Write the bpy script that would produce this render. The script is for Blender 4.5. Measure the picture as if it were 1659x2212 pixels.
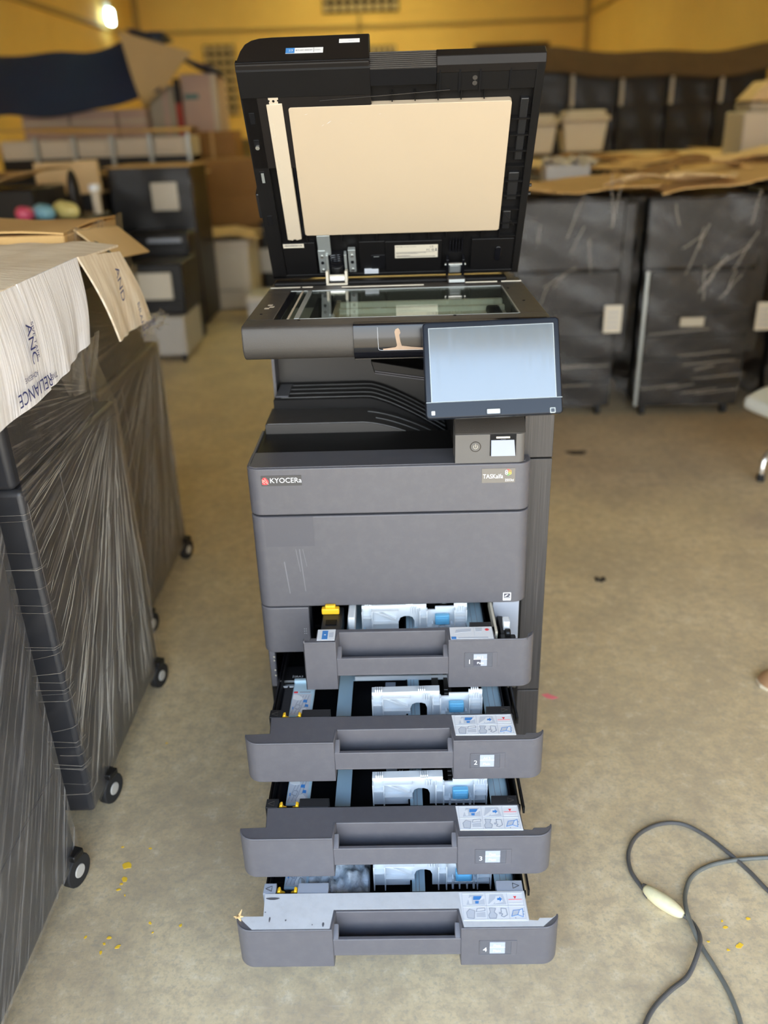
import bpy, bmesh, math, random
from math import sin, cos, pi, radians
from mathutils import Matrix, Vector
random.seed(7)
for o in list(bpy.data.objects): bpy.data.objects.remove(o)
SC = bpy.context.scene
COL = SC.collection

# ------------------------------------------------------------------ camera
PITCH, YAW, ROLL, FPX = .4332, -.0238, .0323, 1810.0
fw = Vector((sin(YAW)*cos(PITCH), cos(YAW)*cos(PITCH), -sin(PITCH)))
rt0 = Vector((cos(YAW), -sin(YAW), 0)); dn0 = fw.cross(rt0)
rt = cos(ROLL)*rt0 + sin(ROLL)*dn0; dn = -sin(ROLL)*rt0 + cos(ROLL)*dn0
cam = bpy.data.cameras.new('camera'); camo = bpy.data.objects.new('camera', cam); COL.objects.link(camo)
m = Matrix((( rt.x, -dn.x, -fw.x, .0266), (rt.y, -dn.y, -fw.y, -1.6075), (rt.z, -dn.z, -fw.z, 1.4825), (0, 0, 0, 1)))
camo.matrix_world = m
cam.sensor_fit = 'VERTICAL'; cam.sensor_height = 36.0; cam.lens = FPX/2212*36.0
cam.clip_start = .05; cam.clip_end = 200
cam.dof.use_dof = True; cam.dof.focus_distance = 1.68; cam.dof.aperture_fstop = 1.65
SC.camera = camo

# ------------------------------------------------------------------ sky, door light, exposure
SC.view_settings.view_transform = 'Standard'; SC.view_settings.look = 'None'
SC.view_settings.gamma = 1; SC.view_settings.use_curve_mapping = False
SC.view_settings.exposure = 0.0
SC.cycles.use_denoising = True
SC.cycles.max_bounces = 7; SC.cycles.diffuse_bounces = 4; SC.cycles.glossy_bounces = 3; SC.cycles.transparent_max_bounces = 8
SC.cycles.sample_clamp_indirect = 6
W = bpy.data.worlds.new('sky'); SC.world = W; W.use_nodes = True
nt = W.node_tree; nt.nodes.clear()
tc = nt.nodes.new('ShaderNodeTexCoord'); sp = nt.nodes.new('ShaderNodeSeparateXYZ'); cr = nt.nodes.new('ShaderNodeValToRGB')
bg = nt.nodes.new('ShaderNodeBackground'); ow = nt.nodes.new('ShaderNodeOutputWorld')
nt.links.new(tc.outputs['Generated'], sp.inputs[0]); nt.links.new(sp.outputs['Z'], cr.inputs[0])
nt.links.new(cr.outputs[0], bg.inputs[0]); nt.links.new(bg.outputs[0], ow.inputs[0])
e = cr.color_ramp.elements
e[0].position = 0.0; e[0].color = (1.0, .98, .94, 1)
e[1].position = 1.0; e[1].color = (.16, .36, .80, 1)
x = e.new(.40); x.color = (.80, .91, 1.0, 1)
x = e.new(.66); x.color = (.40, .62, 1.0, 1)
bg.inputs[1].default_value = SKY = 7.0
def portal(name, loc, rot, sx, sy):
    L = bpy.data.lights.new(name, 'AREA'); L.shape = 'RECTANGLE'; L.size = sx; L.size_y = sy; L.cycles.is_portal = True
    o = bpy.data.objects.new(name, L); o.location = loc; o.rotation_euler = rot; COL.objects.link(o)
DOORY, DX0, DX1, DZ = -2.7, -3.4, 3.2, 3.1
portal('door_portal', ((DX0+DX1)/2, DOORY-.05, DZ/2), (radians(90), 0, 0), DX1-DX0, DZ)
ADDED_SKYL = [(-1.8, .8, 9.4, 11.0), (-1.8, .8, 15.0, 18.0), (2.0, 3.8, 4.8, 6.4)]  # roof openings added out of view to brighten the back of the room
CEIL = 5.2
for (a, b, c, d) in ADDED_SKYL: portal('added_skylight_portal', ((a+b)/2, (c+d)/2, CEIL+.25), (0, 0, 0), b-a, d-c)

SU = bpy.data.lights.new('sun', 'SUN'); SU.energy = 17; SU.color = (1, .92, .80); SU.angle = radians(.6)
suo = bpy.data.objects.new('sun', SU); COL.objects.link(suo); suo.rotation_euler = Vector((.62, .22, -.75)).to_track_quat('-Z', 'Y').to_euler()
# ------------------------------------------------------------------ helpers
class MB:
    def __init__(s): s.v = []; s.f = []; s.mi = []
    def add(s, vs, fs, mi=0):
        n = len(s.v); s.v += [tuple(p) for p in vs]; s.f += [tuple(i+n for i in f) for f in fs]; s.mi += [mi]*len(fs); return s
    def box(s, x0, x1, y0, y1, z0, z1, mi=0):
        return s.add([(x0,y0,z0),(x1,y0,z0),(x1,y1,z0),(x0,y1,z0),(x0,y0,z1),(x1,y0,z1),(x1,y1,z1),(x0,y1,z1)],
                     [(0,3,2,1),(4,5,6,7),(0,1,5,4),(1,2,6,5),(2,3,7,6),(3,0,4,7)], mi)
    def prism(s, poly, ax, c0, c1, mi=0):
        def P(a, b, c): return {'x': (c, a, b), 'y': (a, c, b), 'z': (a, b, c)}[ax]
        n = len(poly)
        return s.add([P(a, b, c0) for a, b in poly]+[P(a, b, c1) for a, b in poly],
                     [tuple(range(n))[::-1], tuple(range(n, 2*n))]+[(i, (i+1) % n, n+(i+1) % n, n+i) for i in range(n)], mi)
    def cyl(s, p0, p1, r0, r1=None, n=16, mi=0):
        r1 = r0 if r1 is None else r1
        p0 = Vector(p0); p1 = Vector(p1); d = (p1-p0).normalized()
        a = d.orthogonal().normalized(); b = d.cross(a)
        vs = [p0+r0*(cos(2*pi*i/n)*a+sin(2*pi*i/n)*b) for i in range(n)]+[p1+r1*(cos(2*pi*i/n)*a+sin(2*pi*i/n)*b) for i in range(n)]
        return s.add(vs, [tuple(range(n))[::-1], tuple(range(n, 2*n))]+[(i, (i+1) % n, n+(i+1) % n, n+i) for i in range(n)], mi)
    def tube(s, path, r, n=8, mi=0):
        path = [Vector(p) for p in path]; vs = []; k = len(path); up = None
        for i, p in enumerate(path):
            d = (path[min(i+1, k-1)]-path[max(i-1, 0)]).normalized()
            if up is None: up = d.orthogonal().normalized()
            up = (up-d*up.dot(d)).normalized(); b = d.cross(up)
            rr = r(i/(k-1)) if callable(r) else r
            vs += [p+rr*(cos(2*pi*j/n)*up+sin(2*pi*j/n)*b) for j in range(n)]
        fs = [(i*n+j, i*n+(j+1) % n, (i+1)*n+(j+1) % n, (i+1)*n+j) for i in range(k-1) for j in range(n)]
        return s.add(vs, fs+[tuple(range(n))[::-1], tuple(range((k-1)*n, k*n))], mi)
    def grid(s, fn, nu, nv, mi=0):
        vs = [fn(i/nu, j/nv) for j in range(nv+1) for i in range(nu+1)]
        return s.add(vs, [(j*(nu+1)+i, j*(nu+1)+i+1, (j+1)*(nu+1)+i+1, (j+1)*(nu+1)+i) for j in range(nv) for i in range(nu)], mi)
    def sheet(s, fn, nu, nv, t, mi=0):
        "a closed sheet with thickness t; fn(u,v)->(Vector point, Vector normal)"
        n0 = len(s.v); A = []; Bv = []
        for j in range(nv+1):
            for i in range(nu+1):
                p, nn = fn(i/nu, j/nv); p = Vector(p); nn = Vector(nn)
                A.append(p); Bv.append(p-nn*t)
        N = len(A); w = nu+1
        fs = [(j*w+i, j*w+i+1, (j+1)*w+i+1, (j+1)*w+i) for j in range(nv) for i in range(nu)]
        fs += [tuple(N+q for q in f[::-1]) for f in fs]
        rim = [i for i in range(w)]+[j*w+nu for j in range(1, nv+1)]+[nv*w+i for i in range(nu-1, -1, -1)]+[j*w for j in range(nv-1, 0, -1)]
        fs += [(rim[k], N+rim[k], N+rim[(k+1) % len(rim)], rim[(k+1) % len(rim)]) for k in range(len(rim))]
        return s.add(A+Bv, fs, mi)
    def poly(s, pts, mi=0): return s.add(pts, [tuple(range(len(pts)))], mi)
    def ring(s, c, r0, r1, ax, c0, c1, n=20, a0=0, a1=2*pi, mi=0):
        full = abs(a1-a0) > 6.28; k = n if full else n+1
        for i in range(n):
            t0 = a0+(a1-a0)*i/n; t1 = a0+(a1-a0)*(i+1)/n
            s.prism([(c[0]+r0*cos(t0), c[1]+r0*sin(t0)), (c[0]+r1*cos(t0), c[1]+r1*sin(t0)), (c[0]+r1*cos(t1), c[1]+r1*sin(t1)), (c[0]+r0*cos(t1), c[1]+r0*sin(t1))], ax, c0, c1, mi)
        return s
    def text(s, string, size, M, mi=0, depth=0, align='LEFT', sx=1.0):
        "lettering in the local XY plane of matrix M"
        vs, fs = textgeo(string, align)
        return s.add([M @ Vector((a*size*sx, b*size, depth)) for a, b in vs], fs, mi)
    def xf(s, M, i0=0):
        s.v = s.v[:i0]+[tuple(M @ Vector(p)) for p in s.v[i0:]]; return s
    def build(s, name, mats, parent=None, loc=(0, 0, 0), rot=(0, 0, 0), bev=0, seg=2, ang=35, recalc=True):
        me = bpy.data.meshes.new(name); me.from_pydata(s.v, [], s.f)
        if not isinstance(mats, (list, tuple)): mats = [mats]
        for q in mats: me.materials.append(M_(q))
        if len(mats) > 1: me.polygons.foreach_set('material_index', s.mi)
        if recalc:
            bm = bmesh.new(); bm.from_mesh(me); bmesh.ops.recalc_face_normals(bm, faces=bm.faces); bm.to_mesh(me); bm.free()
        me.shade_smooth(); me.set_sharp_from_angle(angle=radians(ang)); me.update()
        return link(name, me, parent, loc, rot, bev, seg)
_tg = {}
def textgeo(string, align):
    k = (string, align)
    if k not in _tg:
        c = bpy.data.curves.new('lettering', 'FONT'); c.body = string; c.align_x = align; c.size = 1; c.resolution_u = 3
        o = bpy.data.objects.new('lettering', c); me = bpy.data.meshes.new_from_object(o)
        _tg[k] = ([(v.co.x, v.co.y) for v in me.vertices], [tuple(p.vertices) for p in me.polygons])
        bpy.data.objects.remove(o); bpy.data.meshes.remove(me); bpy.data.curves.remove(c)
    return _tg[k]
def link(name, me, parent=None, loc=(0, 0, 0), rot=(0, 0, 0), bev=0, seg=2):
    o = bpy.data.objects.new(name, me); COL.objects.link(o); o.parent = parent; o.location = loc; o.rotation_euler = rot
    if bev:
        b = o.modifiers.new('bevel', 'BEVEL'); b.width = bev; b.segments = seg; b.limit_method = 'ANGLE'; b.angle_limit = radians(40)
    return o
def tag(o, label, cat, group=None):
    o['label'] = label; o['category'] = cat
    if group: o['group'] = group
    return o
def struct(o): o['kind'] = 'structure'; return o
def empty(name, loc=(0, 0, 0), rz=0):
    o = bpy.data.objects.new(name, None); COL.objects.link(o); o.location = loc; o.rotation_euler = (0, 0, rz); o.empty_display_size = .1; return o
def copytree(o, loc=None, rz=None, parent=None):
    c = o.copy(); COL.objects.link(c); c.parent = parent
    if loc is not None: c.location = loc
    if rz is not None: c.rotation_euler = (0, 0, rz)
    for ch in [q for q in o.children]: copytree(ch, parent=c)
    return c
def T(x, y, z): return Matrix.Translation((x, y, z))
def RX(a): return Matrix.Rotation(radians(a), 4, 'X')
def RY(a): return Matrix.Rotation(radians(a), 4, 'Y')
def RZ(a): return Matrix.Rotation(radians(a), 4, 'Z')
def arc(cx, cy, r, a0, a1, n=8): return [(cx+r*cos(radians(a0+(a1-a0)*i/n)), cy+r*sin(radians(a0+(a1-a0)*i/n))) for i in range(n+1)]
def rrect(x0, x1, y0, y1, r, n=5):
    return arc(x1-r, y1-r, r, 0, 90, n)+arc(x0+r, y1-r, r, 90, 180, n)+arc(x0+r, y0+r, r, 180, 270, n)+arc(x1-r, y0+r, r, 270, 360, n)

# ------------------------------------------------------------------ materials
_m = {}
def M_(q): return _m[q] if isinstance(q, str) else q
class NT:
    def __init__(s, name):
        s.m = bpy.data.materials.new(name); s.m.use_nodes = True; s.t = s.m.node_tree; s.t.nodes.clear(); _m[name] = s.m
        s.out = s.n('ShaderNodeOutputMaterial')
    def n(s, ty, **kw):
        o = s.t.nodes.new(ty)
        for k, v in kw.items(): setattr(o, k, v)
        return o
    def l(s, a, b): s.t.links.new(a, b)
    def setin(s, node, **kw):
        for k, v in kw.items():
            i = node.inputs[k.replace('_', ' ')]
            if hasattr(v, 'is_output') or isinstance(v, bpy.types.NodeSocket): s.l(v, i)
            else: i.default_value = v
        return node
    def coord(s, scale=(1, 1, 1), rot=(0, 0, 0), kind='Object'):
        c = s.n('ShaderNodeTexCoord'); mp = s.n('ShaderNodeMapping'); s.l(c.outputs[kind], mp.inputs[0])
        mp.inputs['Scale'].default_value = scale; mp.inputs['Rotation'].default_value = [radians(q) for q in rot]; return mp.outputs[0]
    def noise(s, vec, scale, detail=4, rough=.55, dist=0, dim='3D'):
        o = s.n('ShaderNodeTexNoise'); o.noise_dimensions = dim
        if vec is not None: s.l(vec, o.inputs['Vector'])
        o.inputs['Scale'].default_value = scale; o.inputs['Detail'].default_value = detail; o.inputs['Roughness'].default_value = rough; o.inputs['Distortion'].default_value = dist
        return o.outputs[0]
    def ramp(s, fac, stops):
        o = s.n('ShaderNodeValToRGB'); s.l(fac, o.inputs[0]); e = o.color_ramp.elements
        while len(e) < len(stops): e.new(.5)
        for k, (p, c) in enumerate(stops):
            e[k].position = p; e[k].color = (c, c, c, 1) if not hasattr(c, '__len__') else (*c, 1)
        return o.outputs[0]
    def mix(s, fac, a, b, blend='MIX'):
        o = s.n('ShaderNodeMix', data_type='RGBA', blend_type=blend)
        for i, v in ((0, fac), (6, a), (7, b)):
            if isinstance(v, bpy.types.NodeSocket): s.l(v, o.inputs[i])
            else: o.inputs[i].default_value = v if i == 0 else (*v, 1) if len(v) == 3 else v
        return o.outputs[2]
    def math(s, op, a, b=0.0, c=0.0):
        o = s.n('ShaderNodeMath', operation=op)
        for i, v in enumerate((a, b, c)):
            if isinstance(v, bpy.types.NodeSocket): s.l(v, o.inputs[i])
            else: o.inputs[i].default_value = v
        return o.outputs[0]
    def bump(s, h, strength, dist=.001, normal=None):
        o = s.n('ShaderNodeBump'); s.l(h, o.inputs['Height']); o.inputs['Strength'].default_value = strength; o.inputs['Distance'].default_value = dist
        if normal: s.l(normal, o.inputs['Normal'])
        return o.outputs[0]
    def schlick(s, f0, normal=None):
        lw = s.n('ShaderNodeLayerWeight'); lw.inputs[0].default_value = .5
        if normal: s.l(normal, lw.inputs['Normal'])
        return s.math('MULTIPLY_ADD', s.math('POWER', lw.outputs['Facing'], 5.0), 1-f0, f0)
    def prin(s, **kw):
        p = s.n('ShaderNodeBsdfPrincipled'); s.setin(p, **kw); return p
    def fin(s, sh): s.l(sh, s.out.inputs[0]); return s.m
def sc3(c, k): return tuple(min(1, q*k) for q in c)
def pm(name, col, rough=.5, metal=0, var=.06, vs=12, bump=0, bs=300, coat=0, spec=.5, dust=0, dcol=(.4, .38, .35)):
    t = NT(name); v = t.coord()
    n = t.noise(v, vs, 5)
    c = t.mix(n, (*sc3(col, 1-var), 1), (*sc3(col, 1+var), 1))
    if dust:
        d = t.ramp(t.noise(v, 40, 6, .7), [(.45, 0), (.75, dust)])
        c = t.mix(d, c, (*dcol, 1))
    r = t.math('MULTIPLY_ADD', n, .14, rough-.07)
    p = t.prin(Base_Color=c, Roughness=r, Metallic=metal, Specular_IOR_Level=spec, Coat_Weight=coat)
    if bump: t.l(t.bump(t.noise(v, bs, 3), bump, .0006), p.inputs['Normal'])
    return t.fin(p.outputs[0])
# printer
pm('charcoal', (.100, .097, .108), .40, var=.05, vs=5, bump=.25, bs=900, dust=.05)
pm('charcoal_top', (.088, .090, .104), .45, var=.06, vs=6, bump=.2, bs=900, dust=.06)
pm('dusty_top', (.62, .63, .64), .6, var=.12, vs=14, bump=.2, bs=600, dust=.2, dcol=(.3, .3, .3))
pm('scan_grey', (.046, .041, .036), .5, var=.08, vs=30, bump=.6, bs=700)
pm('black_plastic', (.010, .010, .011), .38, var=.2, vs=20, bump=.12, bs=700)
pm('black_gloss', (.006, .006, .008), .14, var=.2, vs=8)
pm('black_satin', (.0075, .007, .007), .42, var=.15, vs=8, bump=.2, bs=900, spec=.2)
pm('deep_black', (.004, .004, .005), .6, var=.2, vs=8, spec=.2)
pm('lid_brown', (.013, .011, .010), .42, var=.1, vs=6, bump=.2, bs=900, spec=.18)
pm('pad_cream', (.475, .385, .275), .55, var=.025, vs=5)
pm('strip_white', (.50, .43, .33), .5, var=.03, vs=9)
pm('white_plastic', (.76, .79, .81), .4, var=.03, vs=12, bump=.1, bs=500)
pm('steel_sky_tint', (.50, .68, .78), .36, metal=.1, var=.06, vs=9, bump=.1, bs=300)  # galvanised sheet; its blue stands for the sky reflected in it
pm('steel', (.46, .46, .45), .35, metal=.85, var=.08, vs=20)
pm('bright_metal', (.75, .74, .70), .22, metal=.9, var=.06, vs=20)
pm('galv', (.40, .43, .42), .4, metal=.6, var=.08, vs=10)
pm('yellow_plastic', (.88, .52, .02), .4, var=.03)
pm('latch_blue', (.16, .50, .78), .3, var=.04)
pm('print_blue', (.06, .25, .62), .5, var=.02)
pm('print_grey', (.34, .37, .43), .6, var=.04)
pm('print_lgrey', (.58, .61, .66), .6, var=.04)
pm('print_dark', (.06, .06, .08), .6, var=.04)
pm('print_red', (.80, .05, .06), .5, var=.02)
pm('print_navy', (.03, .04, .18), .6, var=.1, vs=60)
pm('paper_white', (.80, .81, .82), .6, var=.03, vs=20)
pm('label_cream', (.62, .57, .46), .55, var=.03)
pm('ink_white', (.80, .82, .84), .5, var=.02)
pm('badge_grey', (.11, .105, .10), .35, var=.04)
pm('maker_plate', (.055, .054, .056), .3, var=.04)
pm('badge_tan', (.17, .155, .135), .35, var=.04)
pm('logo_orange', (.85, .32, .05), .5); pm('logo_yellow', (.85, .66, .05), .5); pm('logo_green', (.15, .5, .12), .5)
pm('tan_residue', (.42, .30, .21), .85, var=.2, vs=60, bump=.5, bs=400)
pm('clean_patch', (.088, .086, .099), .38, var=.04, vs=5, bump=.2, bs=900)
pm('scan_floor', (.80, .80, .72), .45, metal=0, var=.1, vs=6)
pm('tablet_frame', (.008, .011, .018), .18, var=.25, vs=9, spec=.28)
pm('rib_highlight', (.30, .30, .30), .3, metal=.4, var=.1)  # paler grey puts bright edge highlights on the bin ribs
pm('rubber', (.012, .012, .013), .7, var=.2)
pm('caster_grey', (.45, .45, .43), .5, var=.1)
def streak_panel():
    t = NT('side_grain'); v = t.coord((90, 90, 1.2))
    n = t.noise(v, 4, 5, .6)
    c = t.ramp(n, [(.3, (.022, .020, .020)), (.6, (.050, .045, .043)), (.8, (.095, .085, .08))])
    p = t.prin(Base_Color=c, Roughness=.42); t.l(t.bump(n, .3, .001), p.inputs['Normal']); t.fin(p.outputs[0])
streak_panel()
def glassy():
    t = NT('platen_glass')
    tr = t.n('ShaderNodeBsdfTransparent'); tr.inputs[0].default_value = (.90, .93, .88, 1)
    gl = t.n('ShaderNodeBsdfGlossy'); gl.inputs['Roughness'].default_value = .015
    mx = t.n('ShaderNodeMixShader'); t.l(t.schlick(.045), mx.inputs[0]); t.l(tr.outputs[0], mx.inputs[1]); t.l(gl.outputs[0], mx.inputs[2]); t.fin(mx.outputs[0])
glassy()
def screen():
    t = NT('screen_glass'); v = t.coord()
    sm = t.ramp(t.noise(t.coord((30, 3, 1), (0, 0, 20)), 2.2, 6, .7), [(.5, 0.0), (.8, 1.0)])
    r = t.math('MULTIPLY_ADD', sm, .1, .10)
    p = t.prin(Base_Color=(.10, .125, .15, 1), Roughness=r, Specular_IOR_Level=.85, IOR=1.6)
    t.fin(p.outputs[0])
screen()
# ------------------------------------------------------------------ room
def floor_mat():
    t = NT('concrete'); v = t.coord()
    a = t.noise(v, .55, 6, .6, .3); b = t.noise(v, 3.2, 7, .65, .4); c = t.noise(v, 26, 6, .7); g = t.noise(v, 110, 4, .65)
    col = t.mix(t.ramp(a, [(.3, 0), (.7, 1)]), (.60, .47, .275, 1), (.73, .595, .375, 1))
    col = t.mix(t.ramp(b, [(.38, .55), (.56, 0)]), col, (.42, .34, .23, 1))
    col = t.mix(t.ramp(b, [(.56, 0), (.72, .35)]), col, (.76, .66, .48, 1))
    col = t.mix(t.ramp(c, [(.38, .55), (.52, 0)]), col, (.41, .33, .23, 1))
    col = t.mix(t.ramp(c, [(.55, 0), (.70, .55)]), col, (.80, .71, .53, 1))
    col = t.mix(t.ramp(g, [(.34, .45), (.5, 0)]), col, (.36, .32, .26, 1))
    sc = t.ramp(t.noise(t.coord((1, 14, 1), (0, 0, 35)), 9, 5, .6), [(.62, 0), (.74, .25)])
    col = t.mix(sc, col, (.78, .71, .6, 1))
    p = t.prin(Base_Color=col, Roughness=t.math('MULTIPLY_ADD', b, .3, .42), Specular_IOR_Level=.35)
    t.l(t.bump(t.mix(.5, c, g), .25, .002), p.inputs['Normal']); t.fin(p.outputs[0])
floor_mat()
def wall_mat(name, col, dark):
    t = NT(name); v = t.coord()
    n = t.noise(v, .5, 6, .6); f = t.noise(v, 7, 6, .6)
    c = t.mix(t.ramp(n, [(.35, 0), (.7, 1)]), (*col, 1), (*dark, 1)); c = t.mix(t.ramp(f, [(.6, 0), (.8, .3)]), c, (*sc3(dark, .7), 1))
    p = t.prin(Base_Color=c, Roughness=.75); t.l(t.bump(f, .2, .01), p.inputs['Normal']); t.fin(p.outputs[0])
wall_mat('yellow_wall', (.80, .54, .16), (.70, .45, .125)); wall_mat('ceiling_paint', (.20, .16, .11), (.15, .12, .08)); wall_mat('outer_wall', (.6, .55, .42), (.5, .45, .34))
pm('trunking', (.36, .24, .07), .6, var=.1); pm('vent_block', (.55, .42, .24), .8, var=.1); pm('vent_dark', (.035, .022, .012), .8); pm('shutter_dark', (.05, .022, .012), .7, var=.2, vs=3)
XL, XR, YB = -5.6, 4.35, 19.5
struct(MB().box(-16, 16, -14, YB+.3, -.2, 0).build('floor', 'concrete'))
struct(MB().box(XL-.2, XR+.2, YB, YB+.2, 0, CEIL).build('wall_back', 'yellow_wall'))
struct(MB().box(XL-.2, XL, DOORY, YB, 0, CEIL).build('wall_left', 'yellow_wall'))
struct(MB().box(XR, XR+.2, DOORY, YB, 0, CEIL).build('wall_right', 'yellow_wall'))
struct(MB().box(XL-.2, DX0, DOORY-.2, DOORY, 0, CEIL).box(DX1, XR+.2, DOORY-.2, DOORY, 0, CEIL).box(DX0, DX1, DOORY-.2, DOORY, DZ, CEIL).build('wall_front', 'outer_wall'))
mb = MB(); xs = sorted({XL-.2, XR+.2} | {q[k] for q in ADDED_SKYL for k in (0, 1)}); ys = sorted({DOORY-.2, YB+.2} | {q[k] for q in ADDED_SKYL for k in (2, 3)})
for i in range(len(xs)-1):
    for j in range(len(ys)-1):
        cx_, cy_ = (xs[i]+xs[i+1])/2, (ys[j]+ys[j+1])/2
        if not any(q[0] < cx_ < q[1] and q[2] < cy_ < q[3] for q in ADDED_SKYL): mb.box(xs[i], xs[i+1], ys[j], ys[j+1], CEIL, CEIL+.12)
struct(mb.build('ceiling', 'ceiling_paint'))
t = NT('amber_sheet'); tr = t.n('ShaderNodeBsdfTranslucent'); tr.inputs[0].default_value = (1.0, .90, .56, 1); t.fin(tr.outputs[0])
ce = bpy.data.objects['ceiling']
for (a, b, c, d) in ADDED_SKYL: MB().box(a-.05, b+.05, c-.05, d+.05, CEIL+.12, CEIL+.13).build('added_skylight_sheet', 'amber_sheet', ce)  # added unseen sheets that tint the light from the roof openings warm
# cable trunking on the walls; darker strips up both back corners
struct(MB().box(XL, XR, YB-.04, YB, 3.40, 3.47).box(-.70, -.64, YB-.04, YB, 2.95, 3.75).build('trim_1', 'trunking'))
struct(MB().box(XL, XL+.04, 6, YB, 3.32, 3.40).build('trim_2', 'trunking'))
struct(MB().box(XR-.04, XR, 6, YB, 3.50, 3.57).build('trim_3', 'trunking'))
struct(MB().box(XL, XL+.12, YB-.12, YB, 0, CEIL).box(XR-.10, XR, YB-.10, YB, 0, CEIL).build('trim_4', 'trunking'))
def vent(name, x0, x1, z0, z1, nx, nz):
    o = struct(MB().box(x0, x1, YB-.02, YB+.01, z0, z1).build(name, 'vent_dark')); dx = (x1-x0)/nx; dz = (z1-z0)/nz
    me = MB().prism(rrect(-dx*.33, dx*.33, -dz*.33, dz*.33, min(dx, dz)*.2), 'y', -.05, 0).build('vent_block', 'vent_block', o, (0, 0, -50)).data
    bpy.data.objects.remove(o.children[0])
    for i in range(nx):
        for j in range(nz): link('vent_block', me, o, (x0+dx*(i+.5), YB-.02, z0+dz*(j+.5)))
vent('window_1', -1.46, .20, 3.70, 4.30, 9, 3); vent('window_2', -.5, .12, 2.72, 3.06, 5, 2); vent('window_3', -4.15, -3.45, 1.76, 3.18, 4, 8)
o = struct(MB().box(1.85, 3.5, YB-.03, YB+.01, 1.2, 3.02).build('window_4', 'shutter_dark'))
for i in range(5): MB().box(1.87, 3.48, YB-.06, YB-.03, 1.25+i*.36, 1.25+i*.36+.33).build('slat', 'shutter_dark', o)

# ------------------------------------------------------------------ the copier
P = empty('office_copier'); tag(P, 'charcoal grey office copier with its lid raised and four paper drawers pulled open', 'copier')
def front_poly(x0, x1, d, r=.028, l=True, rr=True):
    a = arc(x0+r, r, r, 180, 270) if l else [(x0, 0)]
    b = arc(x1-r, r, r, 270, 360) if rr else [(x1, 0)]
    return a+b+[(x1, d), (x0, d)]
A = .297
# carcass: two sides, back, decks between the drawers
cb = MB()
cb.box(-.293, -.283, .03, .60, .06, .838).box(.281, .292, .03, .60, .06, .838).box(-.283, .281, .585, .60, .06, .838)
cb.box(-.283, .281, .03, .585, .52, .53).box(-.283, .281, .10, .585, .392, .398).box(-.283, .281, .06, .585, .06, .066).box(-.283, .281, .08, .585, .275, .279)
cb.box(-.283, -.187, .06, .58, .398, .52)
cb.build('carcass', 'black_satin', P, bev=.001)
c1 = MB().prism(front_poly(-A, A, .10), 'z', .7365, .842).build('upper_front_cover', 'charcoal', P, bev=.0025, seg=3)
c2 = MB().prism(front_poly(-A, A, .10), 'z', .511, .7325).build('front_door', 'charcoal', P, bev=.0025, seg=3)
c3 = MB().prism(front_poly(-A, -.187, .06, rr=False), 'z', .389, .508).build('waste_toner_cover', 'charcoal', P, bev=.0025, seg=3)
mb = MB()
for i in range(6): mb.cyl((-.196-.004*(i % 2), -.0002, .452-.006*(i//2)), (-.196-.004*(i % 2), .001, .452-.006*(i//2)), .0007, n=6)
mb.build('braille_dots', 'ink_white', c3)
MB().box(-.268, -.163, -.0006, .001, .662, .731).build('clean_patch', 'clean_patch', c2)
mb = MB()
for (x, z0, z1, w) in ((-.232, .545, .625, .0012), (-.197, .55, .655, .0010), (-.205, .60, .655, .0007), (-.190, .612, .655, .0006)):
    mb.add([(x-w, -.0004, z1), (x+w, -.0004, z1), (x+w*1.5+.006, -.0004, z0), (x+.006, -.0004, z0)], [(0, 1, 2, 3)])
pm('drip', (.17, .17, .185), .5); mb.build('drip_mark', 'drip', c2)
# badges
FX = lambda x, z, y=-.0012: T(x, y, z) @ RX(90)
b = MB().prism(rrect(-.2655, -.181, .8045, .8275, .001), 'y', -.001, .001).build('maker_badge', 'maker_plate', c1)
MB().text('KYOCERa', .0158, FX(-.2475, .8115), sx=.98).build('badge_lettering', 'ink_white', b)
mb = MB()
mb.prism([(-.2635, .8085), (-.2635, .8195), (-.2605, .8235), (-.2555, .8235), (-.2500, .8165), (-.2500, .8115), (-.2535, .8075), (-.2595, .8075)], 'y', -.0013, -.0009, 0)
for (x0, z0, x1, z1) in ((-.2635, .8195, -.2500, .8085), (-.2630, .8145, -.2575, .8185), (-.2630, .8145, -.2580, .8100), (-.2580, .8222, -.2520, .8125)):
    d = Vector((x1-x0, z1-z0)).normalized(); nx, nz = -d.y*.0004, d.x*.0004
    mb.prism([(x0+nx, z0+nz), (x1+nx, z1+nz), (x1-nx, z1-nz), (x0-nx, z0-nz)], 'y', -.0016, -.0013, 1)
mb.build('badge_emblem', ['print_red', 'label_cream'], b)
b = MB().prism(rrect(.1930, .2620, .8005, .8325, .0012), 'y', -.001, .001).build('model_badge', 'badge_tan', c1)
MB().text('TASKalfa', .0138, FX(.1952, .8105), sx=.82).text('2553ci', .0080, FX(.2410, .8035), sx=.88).build('badge_lettering', 'ink_white', b)
mb = MB()
for i in range(6):
    a = radians(90-60*i); cx, cz = .2475+.0042*cos(a), .8235+.0042*sin(a)
    mb.ring((cx, cz), .0018, .0030, 'y', -.0013-.0001*i, -.0010, n=12, mi=i)
mb.build('badge_emblem', ['print_red', 'logo_orange', 'logo_yellow', 'logo_green', 'ink_white', 'ink_white'], b)
b = MB().prism(rrect(.2455, .2632, .5165, .5365, .0015), 'y', -.0008, .001).build('energy_sticker', 'paper_white', c2)
mb = MB().prism(rrect(.2475, .2612, .5215, .5345, .001), 'y', -.0011, -.0007, 0)
mb.prism([(.2485, .5265), (.2510, .5300), (.2550, .5325), (.2570, .5320), (.2540, .5295), (.2520, .5270)], 'y', -.0014, -.0011, 1)
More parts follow.
